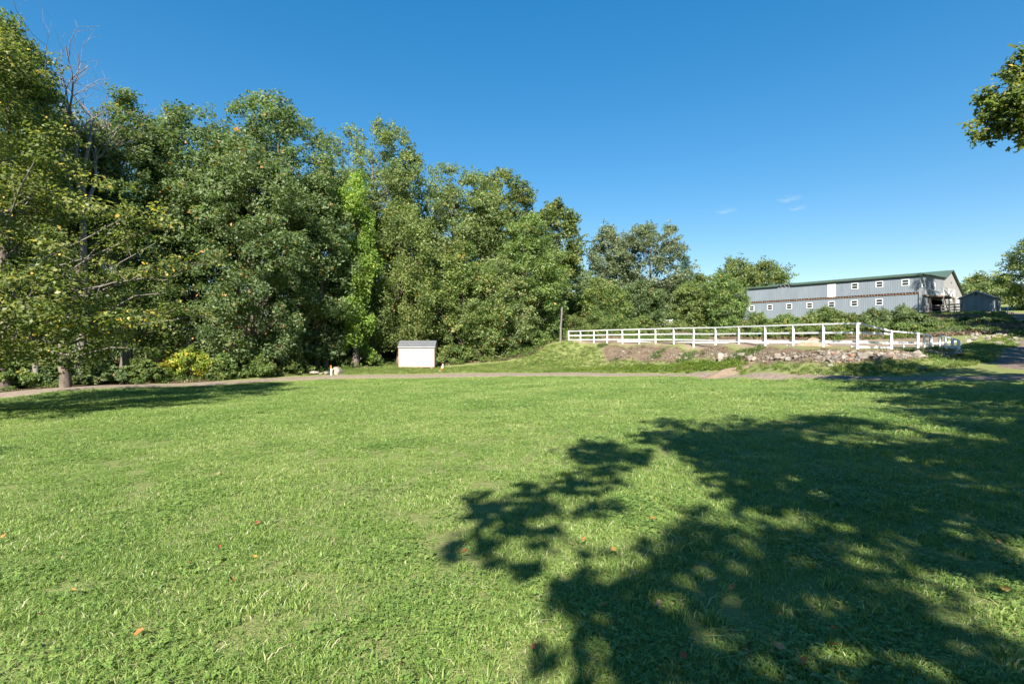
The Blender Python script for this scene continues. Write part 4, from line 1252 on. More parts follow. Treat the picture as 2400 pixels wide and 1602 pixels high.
# garden chair by the shed
M_BLUE = simple_mat('blue_plastic', (0.05, 0.17, 0.42), .5, .1)
cpos = P(2366, 741, 68); cz = T1(cpos[0], cpos[1])
ch = thing('garden_chair', (cpos[0], cpos[1], cz), 'small blue seated metal chair standing beside the grey shed', 'chair', rotz=.5)
for x, y in ((-.28, -.28), (.28, -.28), (-.28, .28), (.28, .28)):
    bar('leg', (x * 1.2, y * 1.2, -.05), (x, y, .52 if y < 0 else 1.25), .05, .05, M_WEATH, ch, local=True)
box2('seat', (-.32, -.32, .5), (.32, .32, .56), M_BLUE, ch)
box2('backrest', (-.3, .2, .75), (.3, .25, 1.25), M_BLUE, ch)
box2('armrest', (-.36, -.3, .78), (-.3, .25, .82), M_WEATH, ch)
box2('armrest', (.3, -.3, .78), (.36, .25, .82), M_WEATH, ch)

# ------------------------------------------------------------------ cream shed
c0, c1 = P(935, 861.5, 52), P(1018, 863.5, 52)
szb = T1((c0[0] + c1[0]) / 2, 52) + .06
cw, cd, chh, cpk = 3.55, 2.5, 2.12, 2.66
shed = thing('cream_shed', ((c0[0] + c1[0]) / 2, 52.0, szb), 'small cream garden shed with dark shingle roof at the wood edge', 'shed', rotz=math.radians(3.0))
M_CREAM = simple_mat('cream_paint', (0.43, 0.375, 0.29), .7, .08, 1.6)
M_BROWN = simple_mat('brown_trim', (0.32, 0.235, 0.19), .8, .15, 2)
M_SHING = simple_mat('grey_shingle', (0.12, 0.125, 0.13), .9, .3, 5, .4, 25)
V = [(-cw / 2, 0, .1), (cw / 2, 0, .1), (cw / 2, 0, chh), (-cw / 2, 0, chh), (-cw / 2, cd, .1), (cw / 2, cd, .1), (cw / 2, cd, chh), (-cw / 2, cd, chh), (-cw / 2, cd / 2, cpk), (cw / 2, cd / 2, cpk)]
put('wall', mesh_py('cream_wall', V, [(0, 1, 2, 3), (5, 4, 7, 6), (1, 5, 6, 9, 2), (4, 0, 3, 8, 7), (0, 4, 5, 1)], M_CREAM), shed, Matrix.Identity(4), True)
for k in range(1, 12):
    x = -cw / 2 + k * cw / 12
    box2('groove_batten', (x - .012, -.008, .12), (x + .012, -.001, chh - .1), M_CREAM, shed)
for x in (-cw / 2, cw / 2):
    box2('corner_trim', (x - .06, -.03, .08), (x + .03 if x > 0 else x + .06, .08, chh), M_BROWN, shed)
box2('base_trim', (-cw / 2 + .062, -.02, .05), (cw / 2 - .062, -.002, .16), M_BROWN, shed)
box2('fascia', (-cw / 2 - .1, -.14, chh - .06), (cw / 2 + .1, -.1, chh + .06), M_SHTRIM, shed)
box2('soffit', (-cw / 2 - .08, -.098, chh - .05), (cw / 2 + .08, -.002, chh - .02), M_BROWN, shed)
sl_ = (cpk - chh) / (cd / 2)
for sgn, nm in ((-1, 'roof'), (1, 'roof')):
    ye = -.16 if sgn < 0 else cd + .16
    ym = cd / 2
    rf = sheet(nm, [(-cw / 2 - .12, ye, chh + .07 - sl_ * .16 + .06), (cw / 2 + .12, ye, chh + .07 - sl_ * .16 + .06), (cw / 2 + .12, ym, cpk + .1), (-cw / 2 - .12, ym, cpk + .1)][::(1 if sgn < 0 else -1)], M_SHING, shed, .05)
    for k in range(1, 6):
        t = k / 6
        y_ = ye + (ym - ye) * t; z_ = chh + .13 - sl_ * .16 + (cpk + .1 - (chh + .13 - sl_ * .16)) * t
        bar('shingle_course', (-cw / 2 - .12, y_, z_ + .004), (cw / 2 + .12, y_, z_ + .004), .05, .012, M_SHING, rf, local=True)
bar('rake_trim', (cw / 2 + .1, -.15, chh - .02), (cw / 2 + .1, cd / 2, cpk + .02), .03, .09, M_BROWN, shed, local=True)
bar('rake_trim', (cw / 2 + .1, cd / 2, cpk + .02), (cw / 2 + .1, cd + .15, chh - .02), .03, .09, M_BROWN, shed, local=True)
M_PBLUE = simple_mat('pale_blue_frame', (0.35, 0.5, 0.62), .6, .05)
wn_ = box2('window', (cw / 2 + .002, cd / 2 - .42, 1.15), (cw / 2 + .05, cd / 2 + .42, 2.0), M_PBLUE, shed)
box2('pane', (cw / 2 + .052, cd / 2 - .3, 1.25), (cw / 2 + .06, cd / 2 + .3, 1.9), M_GLASS, shed)
for x, y in ((-cw / 2 + .25, .1), (cw / 2 - .25, .1), (-cw / 2 + .25, cd - .2), (cw / 2 - .25, cd - .2)):
    box2('foundation_block', (x - .2, y - .08, -.35), (x + .2, y + .12, .095), M_STONE, shed)

# ------------------------------------------------------------------ traffic cone, stake, pole
M_ORANGE = simple_mat('orange_plastic', (0.78, 0.14, 0.04), .5, .06)


def lathe(name, prof, mat, parent, M, n=16):
    V, Fq = [], []
    for r, z in prof:
        for k in range(n):
            a = 2 * math.pi * k / n
            V.append((r * math.cos(a), r * math.sin(a), z))
    for i in range(len(prof) - 1):
        for k in range(n):
            Fq.append((i * n + k, i * n + (k + 1) % n, (i + 1) * n + (k + 1) % n, (i + 1) * n + k))
    return put(name, mesh_py(name, V, Fq, mat, True), parent, M, True)


cq = P(1036, 864, 50.6); cqz = T1(cq[0], cq[1])
cone = thing('traffic_cone', (cq[0], cq[1], cqz), 'orange traffic cone with two white bands leaning beside the cream shed', 'cone')
TM = Matrix.Rotation(math.radians(9), 4, 'Y')
def rc(z): return .16 - z * .215
lathe('cone_body', [(rc(.03), .03), (rc(.6), .62), (0.015, .625)], M_ORANGE, cone, TM)
for z0, z1 in ((.2, .33), (.4, .52)):
    lathe('white_band', [(rc(z0) + .004, z0), (rc(z1) + .004, z1)], M_WHITE, cone, TM)
box('base', (0, 0, .015), (.36, .36, .03), M_ORANGE, cone)
sq = P(776, 879, 45.5); sqz = T1(sq[0], sq[1])
stake = thing('marker_stake', (sq[0], sq[1], sqz), 'white survey stake with orange painted top beside the boulders', 'stake')
bar('shaft', (0.03, 0, -.2), (-.01, 0, .62), .12, .06, M_WHITE, stake, local=True, up=(0, 1, 0))
bar('orange_top', (-.01, 0, .62), (-.03, 0, .88), .123, .063, M_ORANGE, stake, local=True, up=(0, 1, 0))
pq = P(1313, 800, 61.5); pz = T1(pq[0], pq[1])
pole = thing('bare_pole', (pq[0], pq[1], pz), 'weathered bare wooden pole rising beside the left fence end', 'pole')
pt = P(1317, 720, 61.5)
put('shaft', tubes('shaft', [(np.linspace([pq[0], pq[1], pz - .3], pt, 7) + np.random.RandomState(4).normal(size=(7, 3)) * .02, np.linspace(.15, .1, 7))], M_BARK_PALE, 9), pole)
put('cap', tubes('cap', [(np.array([pt - [0, 0, .02], pt + [0, 0, .05]]), np.array([.11, .03]))], M_BARK_PALE, 9), pole)

# ------------------------------------------------------------------ stones
def stone_mesh(i, mat, flat=.7):
    rng = np.random.RandomState(500 + i)
    bm = bmesh.new()
    p = unit(rng.normal(size=(15, 3))) * rng.uniform(.75, 1.05, (15, 1)) * [1, rng.uniform(.65, 1), flat * rng.uniform(.7, 1.1)] * .5
    for v in p: bm.verts.new(v)
    bmesh.ops.convex_hull(bm, input=bm.verts)
    for v in [v for v in bm.verts if not v.link_faces]: bm.verts.remove(v)
    bmesh.ops.bevel(bm, geom=list(bm.edges), offset=.03, segments=1, affect='EDGES')
    me = bpy.data.meshes.new('stone')
    bm.to_mesh(me); bm.free()
    me.materials.append(mat)
    return me


SM = [stone_mesh(i, [M_STONE, M_STONE, M_STONE_P, M_STONE, M_STONE_P, M_STONE][i % 6] if i != 7 else M_STONE_R) for i in range(18)]


def stone_M(x, y, s, rng, sink=.38, z=None):
    z = T1(x, y) if z is None else z
    R = Matrix.Rotation(rng.uniform(0, 6.28), 4, 'Z') @ Matrix.Rotation(rng.normal() * .3, 4, 'X')
    return Matrix.Translation((x, y, z + s * (.5 - sink) * .6)) @ R @ Matrix.Diagonal((s, s, s, 1))


rng = np.random.RandomState(21)
bank = thing('stone_bank', tuple(P(1930, 835, 27)[:2]) + (T1(*P(1930, 835, 27)[:2]),), 'tumbled fieldstone bank below the white paddock fence', 'stone bank')
crest = np.array([P(p, y, z)[:2] for p, y, z in [(1420, 808, 50.5), (1500, 808, 46.3), (1579, 809, 42.5), (1677, 811, 37), (1793, 813, 31.6), (1930, 818, 27.2), (2010, 822, 25.9), (2110, 821, 27.2), (2187, 821, 29.2), (2262, 824, 31)]])
toe = np.array([P(p, y, z)[:2] for p, y, z in [(1430, 846, 47.5), (1500, 849, 44.2), (1579, 850, 40.6), (1677, 850, 35.6), (1793, 850, 30.3), (1930, 849, 26.2), (2010, 848, 24.9), (2110, 846, 25.3), (2187, 842, 26.8), (2240, 837, 28.3)]])
wgt = np.interp(np.arange(400) / 399 * 9, [0, 2, 3, 3.6, 4.3, 5, 6, 7.5, 8.5, 9], [.3, .45, .6, 1, 1, 1.4, 1.9, 1.7, 1.0, .4]); wgt /= wgt.sum()
n_st = 0
extra_v = []
for k in range(295):
    t = rng.choice(np.arange(400) / 399 * 9, p=wgt) + rng.uniform(0, .02)
    t = min(t, 8.98)
    i = int(t); f = t - i
    c = crest[i] * (1 - f) + crest[i + 1] * f; q = toe[i] * (1 - f) + toe[i + 1] * f
    u = rng.uniform(0.08, 1.0)
    p = c * (1 - u) + q * u + rng.normal(size=2) * .12
    s = rng.choice([.16, .22, .3, .42, .55], p=[.3, .3, .2, .14, .06]) * rng.uniform(.8, 1.2) * (1 + .2 * (u > .6)) * (1.25 if k % 9 == 0 else 1)
    put('stone', SM[rng.randint(len(SM))], bank, stone_M(p[0], p[1], s, rng))
def rubble():
    V, Fq, off = [], [], 0
    protos = []
    for i in range(8):
        rp = np.random.RandomState(900 + i)
        bm = bmesh.new()
        for v in unit(rp.normal(size=(10, 3))) * [.5, .4, .32] * rp.uniform(.8, 1.1, (10, 1)): bm.verts.new(v)
        bmesh.ops.convex_hull(bm, input=bm.verts)
        bmesh.ops.triangulate(bm, faces=bm.faces)
        bm.verts.ensure_lookup_table(); bm.verts.index_update()
        protos.append((np.array([v.co[:] for v in bm.verts]), np.array([[v.index for v in f.verts] for f in bm.faces]))); bm.free()
    w2 = np.interp(np.arange(400) / 399 * 9, [0, 1.5, 2.6, 3.4, 4.3, 5, 6, 7.5, 8.5, 9], [.25, .5, .9, 1.5, 1.4, 1.5, 1.7, 1.6, 1.0, .3]); w2 /= w2.sum()
    n = 1300
    t = np.minimum(rng.choice(np.arange(400) / 399 * 9, n, p=w2) + rng.uniform(0, .02, n), 8.98)
    i = t.astype(int); f = (t - i)[:, None]; u = rng.uniform(.03, .98, n)[:, None]
    p = (crest[i] * (1 - f) + crest[i + 1] * f) * (1 - u) + (toe[i] * (1 - f) + toe[i + 1] * f) * u + rng.normal(size=(n, 2)) * .1
    z = T(p[:, 0], p[:, 1])
    for k in range(n):
        v, fc = protos[rng.randint(8)]
        a = rng.uniform(0, 6.28); sz = rng.uniform(.07, .24)
        R = np.array([[math.cos(a), -math.sin(a), 0], [math.sin(a), math.cos(a), 0], [0, 0, 1]])
        V.append(v @ R.T * sz + [p[k, 0], p[k, 1], z[k] + sz * .08]); Fq.append(fc + off); off += len(v)
    o = put('rubble', mesh_np('rubble', np.vstack(V), np.vstack(Fq), M_STONE), bank)
    o['kind'] = 'stuff'


rubble()
BOUL = [(1690, 846, 35.0, .75, M_STONE_P, 1.5, 'upright pale boulder at the foot of the bank'), (2081, 846, 25.2, .52, M_STONE_R, .7, 'reddish rounded boulder at the foot of the stone bank'), (1738, 847, 33.0, .95, M_STONE, .45, 'long flat dark slab at the foot of the bank'),
        (1712, 846, 34.2, .6, M_STONE, .8, 'brown boulder right of the upright pale boulder'), (2147, 836, 26.6, .62, M_STONE, .9, 'big grey boulder in the shaded stretch of the bank'), (1823, 845, 29.8, .6, M_STONE_P, .9, 'pale boulder among the weeds of the bank'), (2018, 845, 25.2, .45, M_STONE_R, .6, 'flat brick red stone at the toe below the corner post'),
        (2246, 838, 28.4, .7, M_STONE_P, .6, 'pale wide rock at the right end of the bank')]
for i, (px, py, Z, s, mt, fl, lab) in enumerate(BOUL):
    q = P(px, py, Z)
    o = put('boulder', stone_mesh(60 + i, mt, fl), None, stone_M(q[0], q[1], s, rng, .1))
    tag(o, lab, 'boulder', 'boulders at the foot of the bank')
SB = [(692, 879, 46, .4, 'leftmost small stone of the row by the stake'), (703, 878.5, 46, .55, 'second low stone of the row by the stake'), (716, 878, 46, .45, 'third low stone of the row left of the stake'), (737, 876, 46, 1.1, 'grey pointed boulder left of the stake'), (752, 878, 46, .55, 'flat stone right of the pointed boulder'), (765, 878, 46, .8, 'low brown rock touching the stake'), (790, 875.5, 46.3, 1.5, 'largest pale boulder right of the stake')]
for i, (px, py, Z, s, lab) in enumerate(SB):
    q = P(px, py, Z)
    o = put('boulder', stone_mesh(80 + i, M_STONE_P if i in (3, 6) else M_STONE, .75), None, stone_M(q[0], q[1], s, rng, .2))
    tag(o, lab, 'boulder', 'boulders by the marker stake')
scree = thing('stone_scree', tuple(P(2320, 785, 44)[:2]) + (T1(*P(2320, 785, 44)[:2]),), 'shaded loose stones on the slope beside the drive below the grey shed', 'stone bank')
for k in range(150):
    t = rng.uniform(0, 1)
    Z = 38 + 24 * t
    X = Z * (rng.uniform(2262, 2384) - 1200) / F
    if dist_line(np.array([X]), np.array([Z]), DRIVE)[0] < 2.3: continue
    put('stone', SM[rng.randint(len(SM))], scree, stone_M(X, Z, rng.uniform(.2, .75), rng))
o = put('boulder', stone_mesh(95, M_STONE, .5), None, stone_M(*P(2162, 866, 23.4)[:2], .5, rng, .3)); tag(o, 'flat grey stone lying alone in the grass near the drive', 'boulder')
o = put('boulder', stone_mesh(96, M_STONE_P, .4), None, stone_M(*P(1031, 871, 47)[:2], .5, rng, .3)); tag(o, 'pale flat stone in the grass in front of the cone', 'boulder')


# dirt heaps
def heap(name, label, cx, cy, rx, ry, h, mat, seed):
    r = np.random.RandomState(seed)
    nr, na = 16, 40
    V = []
    for i in range(nr + 1):
        u = i / nr
        for k in range(na):
            a = 2 * np.pi * k / na
            w = 1 + .16 * np.sin(a * 3 + seed) + .09 * np.sin(a * 7 + 2 * seed)
            x = cx + np.cos(a) * rx * u * w; y = cy + np.sin(a) * ry * u * w
            V.append((x, y, 0, u))
    V = np.array(V)
    z = T(V[:, 0], V[:, 1]) + h * np.clip(1 - V[:, 3] ** 1.25, 0, 1) ** 1.15 * (1 + .3 * (_hash_noise(V[:, 0], V[:, 1], rx * .35, seed) - .5)) + (_hash_noise(V[:, 0], V[:, 1], .25, seed + 3) - .5) * .07 * (1 - V[:, 3]) + .03 - V[:, 3] * .05
    idx = np.arange((nr + 1) * na).reshape(nr + 1, na)
    f = np.stack([idx[:-1], idx[1:], np.roll(idx[1:], -1, 1), np.roll(idx[:-1], -1, 1)], -1).reshape(-1, 4)
    o = put(name, mesh_np(name, np.stack([V[:, 0], V[:, 1], z], 1), f, mat, smooth=True))
    return tag(o, label, 'dirt pile')


h1 = P(1700, 880, 31.4)
heap('dirt_pile', 'low brown dirt pile at the edge of the track below the bank', 13.2, 31.8, 1.7, .8, .32, M_PILE, 3)
h2 = P(1905, 812, 36)
heap('sand_pile', 'reddish sand heap inside the paddock behind the fence', h2[0], h2[1], 1.35, 1.2, .62, M_SAND, 5)

# ------------------------------------------------------------------ grass, weeds, ground cover (scattered by geometry nodes)
def grass_mat(name, stops, trans=.45):
    m, N, L, out = new_mat(name)
    at = N.new('ShaderNodeAttribute'); at.attribute_name = 'tint'
    nz = noise(N, L, .33, 4, .6, vec=geo_pos(N))
    ad = N.new('ShaderNodeMath'); ad.operation = 'MULTIPLY_ADD'; ad.inputs[1].default_value = .9; ad.inputs[2].default_value = -.45
    L.new(nz.outputs['Fac'], ad.inputs[0])
    s = N.new('ShaderNodeMath'); s.operation = 'ADD'; s.use_clamp = True
    L.new(at.outputs['Fac'], s.inputs[0]); L.new(ad.outputs[0], s.inputs[1])
    r = ramp(N, stops)
    L.new(s.outputs[0], r.inputs[0])
    pb = N.new('ShaderNodeBsdfPrincipled')
    pb.inputs['Roughness'].default_value = .42
    pb.inputs['Specular IOR Level'].default_value = .4
    L.new(r.outputs[0], pb.inputs['Base Color'])
    tr = N.new('ShaderNodeBsdfTranslucent'); L.new(r.outputs[0], tr.inputs['Color'])
    mx = N.new('ShaderNodeMixShader'); mx.inputs[0].default_value = trans
    L.new(pb.outputs[0], mx.inputs[1]); L.new(tr.outputs[0], mx.inputs[2])
    L.new(mx.outputs[0], out.inputs['Surface'])
    return m


M_GRASS = grass_mat('lawn_grass', [(0, (0.09, 0.18, 0.04)), (.35, (0.19, 0.3, 0.064)), (.65, (0.3, 0.4, 0.105)), (.88, (0.4, 0.45, 0.16)), (1.0, (0.58, 0.53, 0.32))])
M_CLOVER = grass_mat('clover', [(0, (0.11, 0.2, 0.045)), (.5, (0.195, 0.31, 0.07)), (1.0, (0.3, 0.4, 0.1))])
M_TALL = grass_mat('tall_grass', [(0, (0.07, 0.13, 0.02)), (.4, (0.13, 0.2, 0.035)), (.75, (0.22, 0.25, 0.06)), (1.0, (0.36, 0.3, 0.14))])
M_WEED = grass_mat('weed', [(0, (0.065, 0.12, 0.025)), (.5, (0.125, 0.195, 0.045)), (1.0, (0.23, 0.28, 0.085))])
M_STRAW = grass_mat('dry_weed', [(0, (0.14, 0.1, 0.06)), (.5, (0.24, 0.17, 0.11)), (1.0, (0.34, 0.26, 0.17))], .2)
M_VINE = grass_mat('vine_cover', [(0, (0.08, 0.15, 0.02)), (.5, (0.17, 0.25, 0.036)), (1.0, (0.3, 0.35, 0.06))])


def tuft(name, n, rad, h, w, mat, seed, lean=.5, droop=.35, clump=0):
    """patch of blades; each blade is a bent two segment ribbon"""
    r = np.random.RandomState(seed)
    if clump:
        cc = r.uniform(-rad, rad, (clump, 2)); b = cc[r.randint(clump, size=n)] + r.normal(size=(n, 2)) * rad * .12
    else:
        a = r.uniform(0, 2 * np.pi, n); q = np.sqrt(r.uniform(0, 1, n)) * rad
        b = np.stack([np.cos(a) * q, np.sin(a) * q], 1)
    az = r.uniform(0, 2 * np.pi, n)
    d = np.stack([np.cos(az), np.sin(az), np.zeros(n)], 1); s = np.stack([-np.sin(az), np.cos(az), np.zeros(n)], 1)
    # blade faces mostly random
    tw = r.uniform(0, np.pi, n); s = s * np.cos(tw)[:, None] + d * np.sin(tw)[:, None]
    hh = h * r.uniform(.45, 1.25, n)[:, None]; le = np.abs(r.normal(0, lean, n))[:, None]
    ww_ = (w * r.uniform(.6, 1.4, n))[:, None]
    base = np.concatenate([b, np.full((n, 1), -.015)], 1)
    mid = base + d * hh * le * .45 + np.array([0, 0, 1]) * hh * .6
    tip = base + d * hh * (le * 1.1 + droop * .3) + np.array([0, 0, 1]) * hh * np.clip(1 - le * .35, .25, 1)
    v = np.empty((n, 5, 3))
    v[:, 0] = base - s * ww_ * .5; v[:, 1] = base + s * ww_ * .5
    v[:, 2] = mid + s * ww_ * .45; v[:, 3] = mid - s * ww_ * .45; v[:, 4] = tip
    i = np.arange(n)[:, None] * 5
    f = np.concatenate([i + [0, 1, 2], i + [0, 2, 3], i + [3, 2, 4]], 1).reshape(-1, 3)
    t = np.clip(r.normal(.5, .2, n), 0, .97)
    t[r.uniform(size=n) < .025] = 1.15
    return bpy.data.objects.new(name, mesh_np(name, v.reshape(-1, 3), f, mat, {'tint': ('FACE', np.repeat(t, 3))}))


def clover_patch(name, n, rad, size, mat, seed, hmax=.05):
    r = np.random.RandomState(seed)
    a = r.uniform(0, 2 * np.pi, n); q = np.sqrt(r.uniform(0, 1, n)) * rad
    c = np.stack([np.cos(a) * q, np.sin(a) * q, r.uniform(.3, 1, n) * hmax], 1)
    V, Fq, tint = [], [], []
    for k in range(n):
        a0 = r.uniform(0, 6.28); tl = r.normal(size=2) * .25; tv = r.uniform(.2, .9)
        s = size * r.uniform(.7, 1.3)
        for j in range(3):
            an = a0 + j * 2.094
            d = np.array([math.cos(an), math.sin(an), 0]); p = np.array([-d[1], d[0], 0])
            d[2] = d[:2] @ tl; p[2] = p[:2] @ tl
            n0 = len(V)
            V += [c[k], c[k] + d * s * .6 + p * s * .45, c[k] + d * s * 1.0, c[k] + d * s * .6 - p * s * .45]
            Fq.append((n0, n0 + 1, n0 + 2, n0 + 3)); tint.append(tv)
    return bpy.data.objects.new(name, mesh_np(name, np.array(V), np.array(Fq), mat, {'tint': ('FACE', tint)}))


def weed_patch(name, n, rad, h, size, mat, seed):
    """leafy clump: leaves on short stems filling a low dome"""
    r = np.random.RandomState(seed)
    a = r.uniform(0, 2 * np.pi, n); q = np.sqrt(r.uniform(0, 1, n)) * rad
    z = r.uniform(.05, 1, n) * h * np.sqrt(np.clip(1 - (q / rad) ** 2 * .8, .05, 1))
    cen = np.stack([np.cos(a) * q, np.sin(a) * q, z], 1)
    nor = np.array([0, 0, 1]) + r.normal(size=(n, 3)) * .6
    me = leaf_mesh(name, cen, nor, size * r.uniform(.6, 1.4, n), np.clip(r.normal(.5, .2, n), 0, 1), mat, .6, r)
    return bpy.data.objects.new(name, me)


def scatter(name, label_kind, pts, rot, scl, pick, sources, zscale=None):
    """one object whose points carry instances of the source patches"""
    me = bpy.data.meshes.new(name)
    me.vertices.add(len(pts))
    me.vertices.foreach_set('co', np.asarray(pts, np.float32).ravel())
    for an, arr in (('rot', rot), ('scl', scl)):
        at_ = me.attributes.new(an, 'FLOAT', 'POINT'); at_.data.foreach_set('value', np.asarray(arr, np.float32))
    at_ = me.attributes.new('pick', 'INT', 'POINT'); at_.data.foreach_set('value', np.asarray(pick, np.int32))
    me.update()
    o = bpy.data.objects.new(name, me)
    COL.objects.link(o)
    coll = bpy.data.collections.new(name + '_sources')
    for i, s_ in enumerate(sources):
        s_.name = '%s_%02d' % (name, i)
        coll.objects.link(s_)
    ng = bpy.data.node_groups.new(name, 'GeometryNodeTree')
    ng.interface.new_socket('Geometry', in_out='INPUT', socket_type='NodeSocketGeometry')
    ng.interface.new_socket('Geometry', in_out='OUTPUT', socket_type='NodeSocketGeometry')
    N = ng.nodes; L = ng.links
    gi = N.new('NodeGroupInput'); go = N.new('NodeGroupOutput')
    ci = N.new('GeometryNodeCollectionInfo'); ci.inputs['Collection'].default_value = coll
    ci.inputs['Separate Children'].default_value = True; ci.inputs['Reset Children'].default_value = True
    ip = N.new('GeometryNodeInstanceOnPoints'); ip.inputs['Pick Instance'].default_value = True

    def attr(nm, dt):
        a_ = N.new('GeometryNodeInputNamedAttribute'); a_.data_type = dt; a_.inputs['Name'].default_value = nm
        return a_.outputs['Attribute']

    cx = N.new('ShaderNodeCombineXYZ'); L.new(attr('rot', 'FLOAT'), cx.inputs['Z'])
    L.new(gi.outputs[0], ip.inputs['Points']); L.new(ci.outputs[0], ip.inputs['Instance'])
    L.new(attr('pick', 'INT'), ip.inputs['Instance Index']); L.new(cx.outputs[0], ip.inputs['Rotation']); L.new(attr('scl', 'FLOAT'), ip.inputs['Scale'])
    L.new(ip.outputs[0], go.inputs[0])
    md = o.modifiers.new('scatter', 'NODES'); md.node_group = ng
    o['kind'] = 'stuff'; o['label'] = label_kind
    return o


def dist_w(x, y, L, W):
    best = np.full(np.broadcast(x, y).shape, 1e9)
    for a, b, wa, wb in zip(L[:-1], L[1:], W[:-1], W[1:]):
        d = b - a
        t = np.clip(((x - a[0]) * d[0] + (y - a[1]) * d[1]) / (d @ d), 0, 1)
        best = np.minimum(best, np.hypot(x - a[0] - t * d[0], y - a[1] - t * d[1]) - wa - (wb - wa) * t)
    return best


def on_track(x, y, pad=0.0):
    return (dist_w(x, y, TRACK, TRACK_W) < pad * .6) | (dist_line(x, y, DRIVE) < 2.35 + pad)


rg = np.random.RandomState(33)
# lawn: denser and finer near the camera
PX, PY, SC, PK = [], [], [], []
for (y0, y1, dens, sc0) in ((1.2, 5, 32, .8), (5, 9, 20, .95), (9, 15, 14, 1.2), (15, 24, 10, 1.55), (24, 46, 6.5, 2.0)):
    area = (y1 - y0) * (y1 * 2.1)
    n = int(area * dens)
    y = rg.uniform(y0, y1, n); x = rg.uniform(-1.05, 1.05, n) * y1
    k = (np.abs(x) < y * 1.06 + 1.5)
    x, y = x[k], y[k]
    k = inside(x, y, LAWN) & ~on_track(x, y, -.1)
    x, y = x[k], y[k]
    PX.append(x); PY.append(y)
    SC.append(sc0 * rg.uniform(.75, 1.25, len(x)) * (.8 + .4 * _hash_noise(x, y, 2.5, 12)))
    clov = rg.uniform(size=len(x)) < np.clip((_hash_noise(x, y, 1.1, 15) - .38) * 1.1, .07, .36)
    PK.append(np.where(clov, rg.randint(5, 7, len(x)), rg.randint(0, 5, len(x))))
PX, PY, SC, PK = map(np.concatenate, (PX, PY, SC, PK))
src = [tuft('t', 340, .26, .055, .006, M_GRASS, 400, lean=1.0), tuft('t', 320, .26, .065, .0065, M_GRASS, 401, lean=.9, clump=12), tuft('t', 340, .27, .05, .006, M_GRASS, 402, lean=1.3), tuft('t', 300, .25, .075, .0065, M_GRASS, 403, lean=.8, clump=7), tuft('t', 340, .26, .055, .006, M_GRASS, 404, lean=1.1),
       clover_patch('c', 170, .26, .014, M_CLOVER, 410, .045), clover_patch('c', 120, .26, .018, M_CLOVER, 411, .05)]
scatter('lawn_grass', 'short mown lawn grass with clover', np.stack([PX, PY, T(PX, PY)], 1), rg.uniform(0, 6.28, len(PX)), SC, PK, src)

# taller rough grass on verges, mound, shed surroundings and drive edge
def area_pts(poly, n, rng):
    poly = np.array(poly)
    lo, hi = poly.min(0), poly.max(0)
    x = rng.uniform(lo[0], hi[0], n); y = rng.uniform(lo[1], hi[1], n)
    k = inside(x, y, poly)
    return x[k], y[k]


VERGE = XY([(1040, 872, 46), (1200, 871, 44.3), (1350, 871, 42.7), (1500, 871.5, 40.6), (1600, 872, 36.8), (1750, 873, 30.8), (1880, 876.5, 26), (2010, 881, 22.8), (2100, 880, 22.5), (2200, 870, 23.2), (2270, 858, 24.5), (2330, 842, 26.5), (2262, 826, 30),
            (2240, 838, 28), (2187, 843, 26.6), (2110, 847, 25.1), (2010, 849, 24.7), (1930, 850, 26), (1793, 851, 30.1), (1677, 851, 35.4), (1579, 851, 40.4), (1500, 850, 44), (1420, 847, 47.5), (1400, 812, 52), (1333, 799, 57.5), (1290, 806, 60), (1200, 852, 56), (1100, 856, 55), (1040, 862, 52)])
SHEDG = XY([(560, 888, 41.5), (700, 880, 45), (760, 877, 46), (900, 874, 46.5), (1040, 872, 46), (1040, 858, 56), (900, 858, 56), (760, 868, 50), (600, 882, 43.5)])
TONGUE = XY([(2262, 826, 30), (2330, 842, 26.8), (2345, 825, 30.5), (2385, 800, 38), (2380, 780, 46), (2330, 790, 42), (2262, 805, 37)])
FAR = [(60, 70), (80, 84), (90, 110), (70, 120), (60, 100)]
xs_, ys_ = [], []
for poly, n in ((VERGE, 17000), (SHEDG, 3800), (TONGUE, 3500), (FAR, 900)):
    x, y = area_pts(poly, n, rg); xs_.append(x); ys_.append(y)
x = np.concatenate(xs_); y = np.concatenate(ys_)
k = ~on_track(x, y, -.15) & ~((np.abs(x + 9.7) < 1.85) & (np.abs(y - 53.1) < 1.2))
x, y = x[k], y[k]
src = [tuft('t', 90, .26, .19, .013, M_TALL, 420, clump=7), tuft('t', 80, .28, .24, .014, M_TALL, 421, clump=5), tuft('t', 110, .28, .13, .012, M_TALL, 422), tuft('t', 90, .28, .15, .014, M_GRASS, 423, clump=8), weed_patch('w', 90, .26, .2, .07, M_WEED, 424)]
pk = rg.choice(5, len(x), p=[.26, .12, .32, .24, .06])
scatter('rough_grass', 'rough unmown grass on verges and mound', np.stack([x, y, T(x, y)], 1), rg.uniform(0, 6.28, len(x)), rg.uniform(.55, 1.0, len(x)), pk, src)

# vine strip along the verge, weeds on the bank, dry litter
x, y = [], []
for i in range(1500):
    t = rg.uniform(0, 1)
    px = 1330 + 400 * t + rg.normal() * 10
    Zt = np.interp(px, [1330, 1430, 1500, 1600, 1700, 1750], [44.6, 43.8, 41.9, 37.9, 33.3, 31.2])
    q = Zt + rg.normal() * .4
    x.append(q * (px - 1200) / F); y.append(q)
vx, vy = np.array(x), np.array(y)
src = [weed_patch('w', 130, .32, .3, .11, M_VINE, 430), weed_patch('w', 110, .36, .24, .13, M_VINE, 431), weed_patch('w', 120, .3, .4, .1, M_VINE, 432)]
scatter('vine_cover', 'yellow green vine ground cover beside the dirt track', np.stack([vx, vy, T(vx, vy)], 1), rg.uniform(0, 6.28, len(vx)), rg.uniform(.35, .8, len(vx)), rg.randint(0, 3, len(vx)), src)

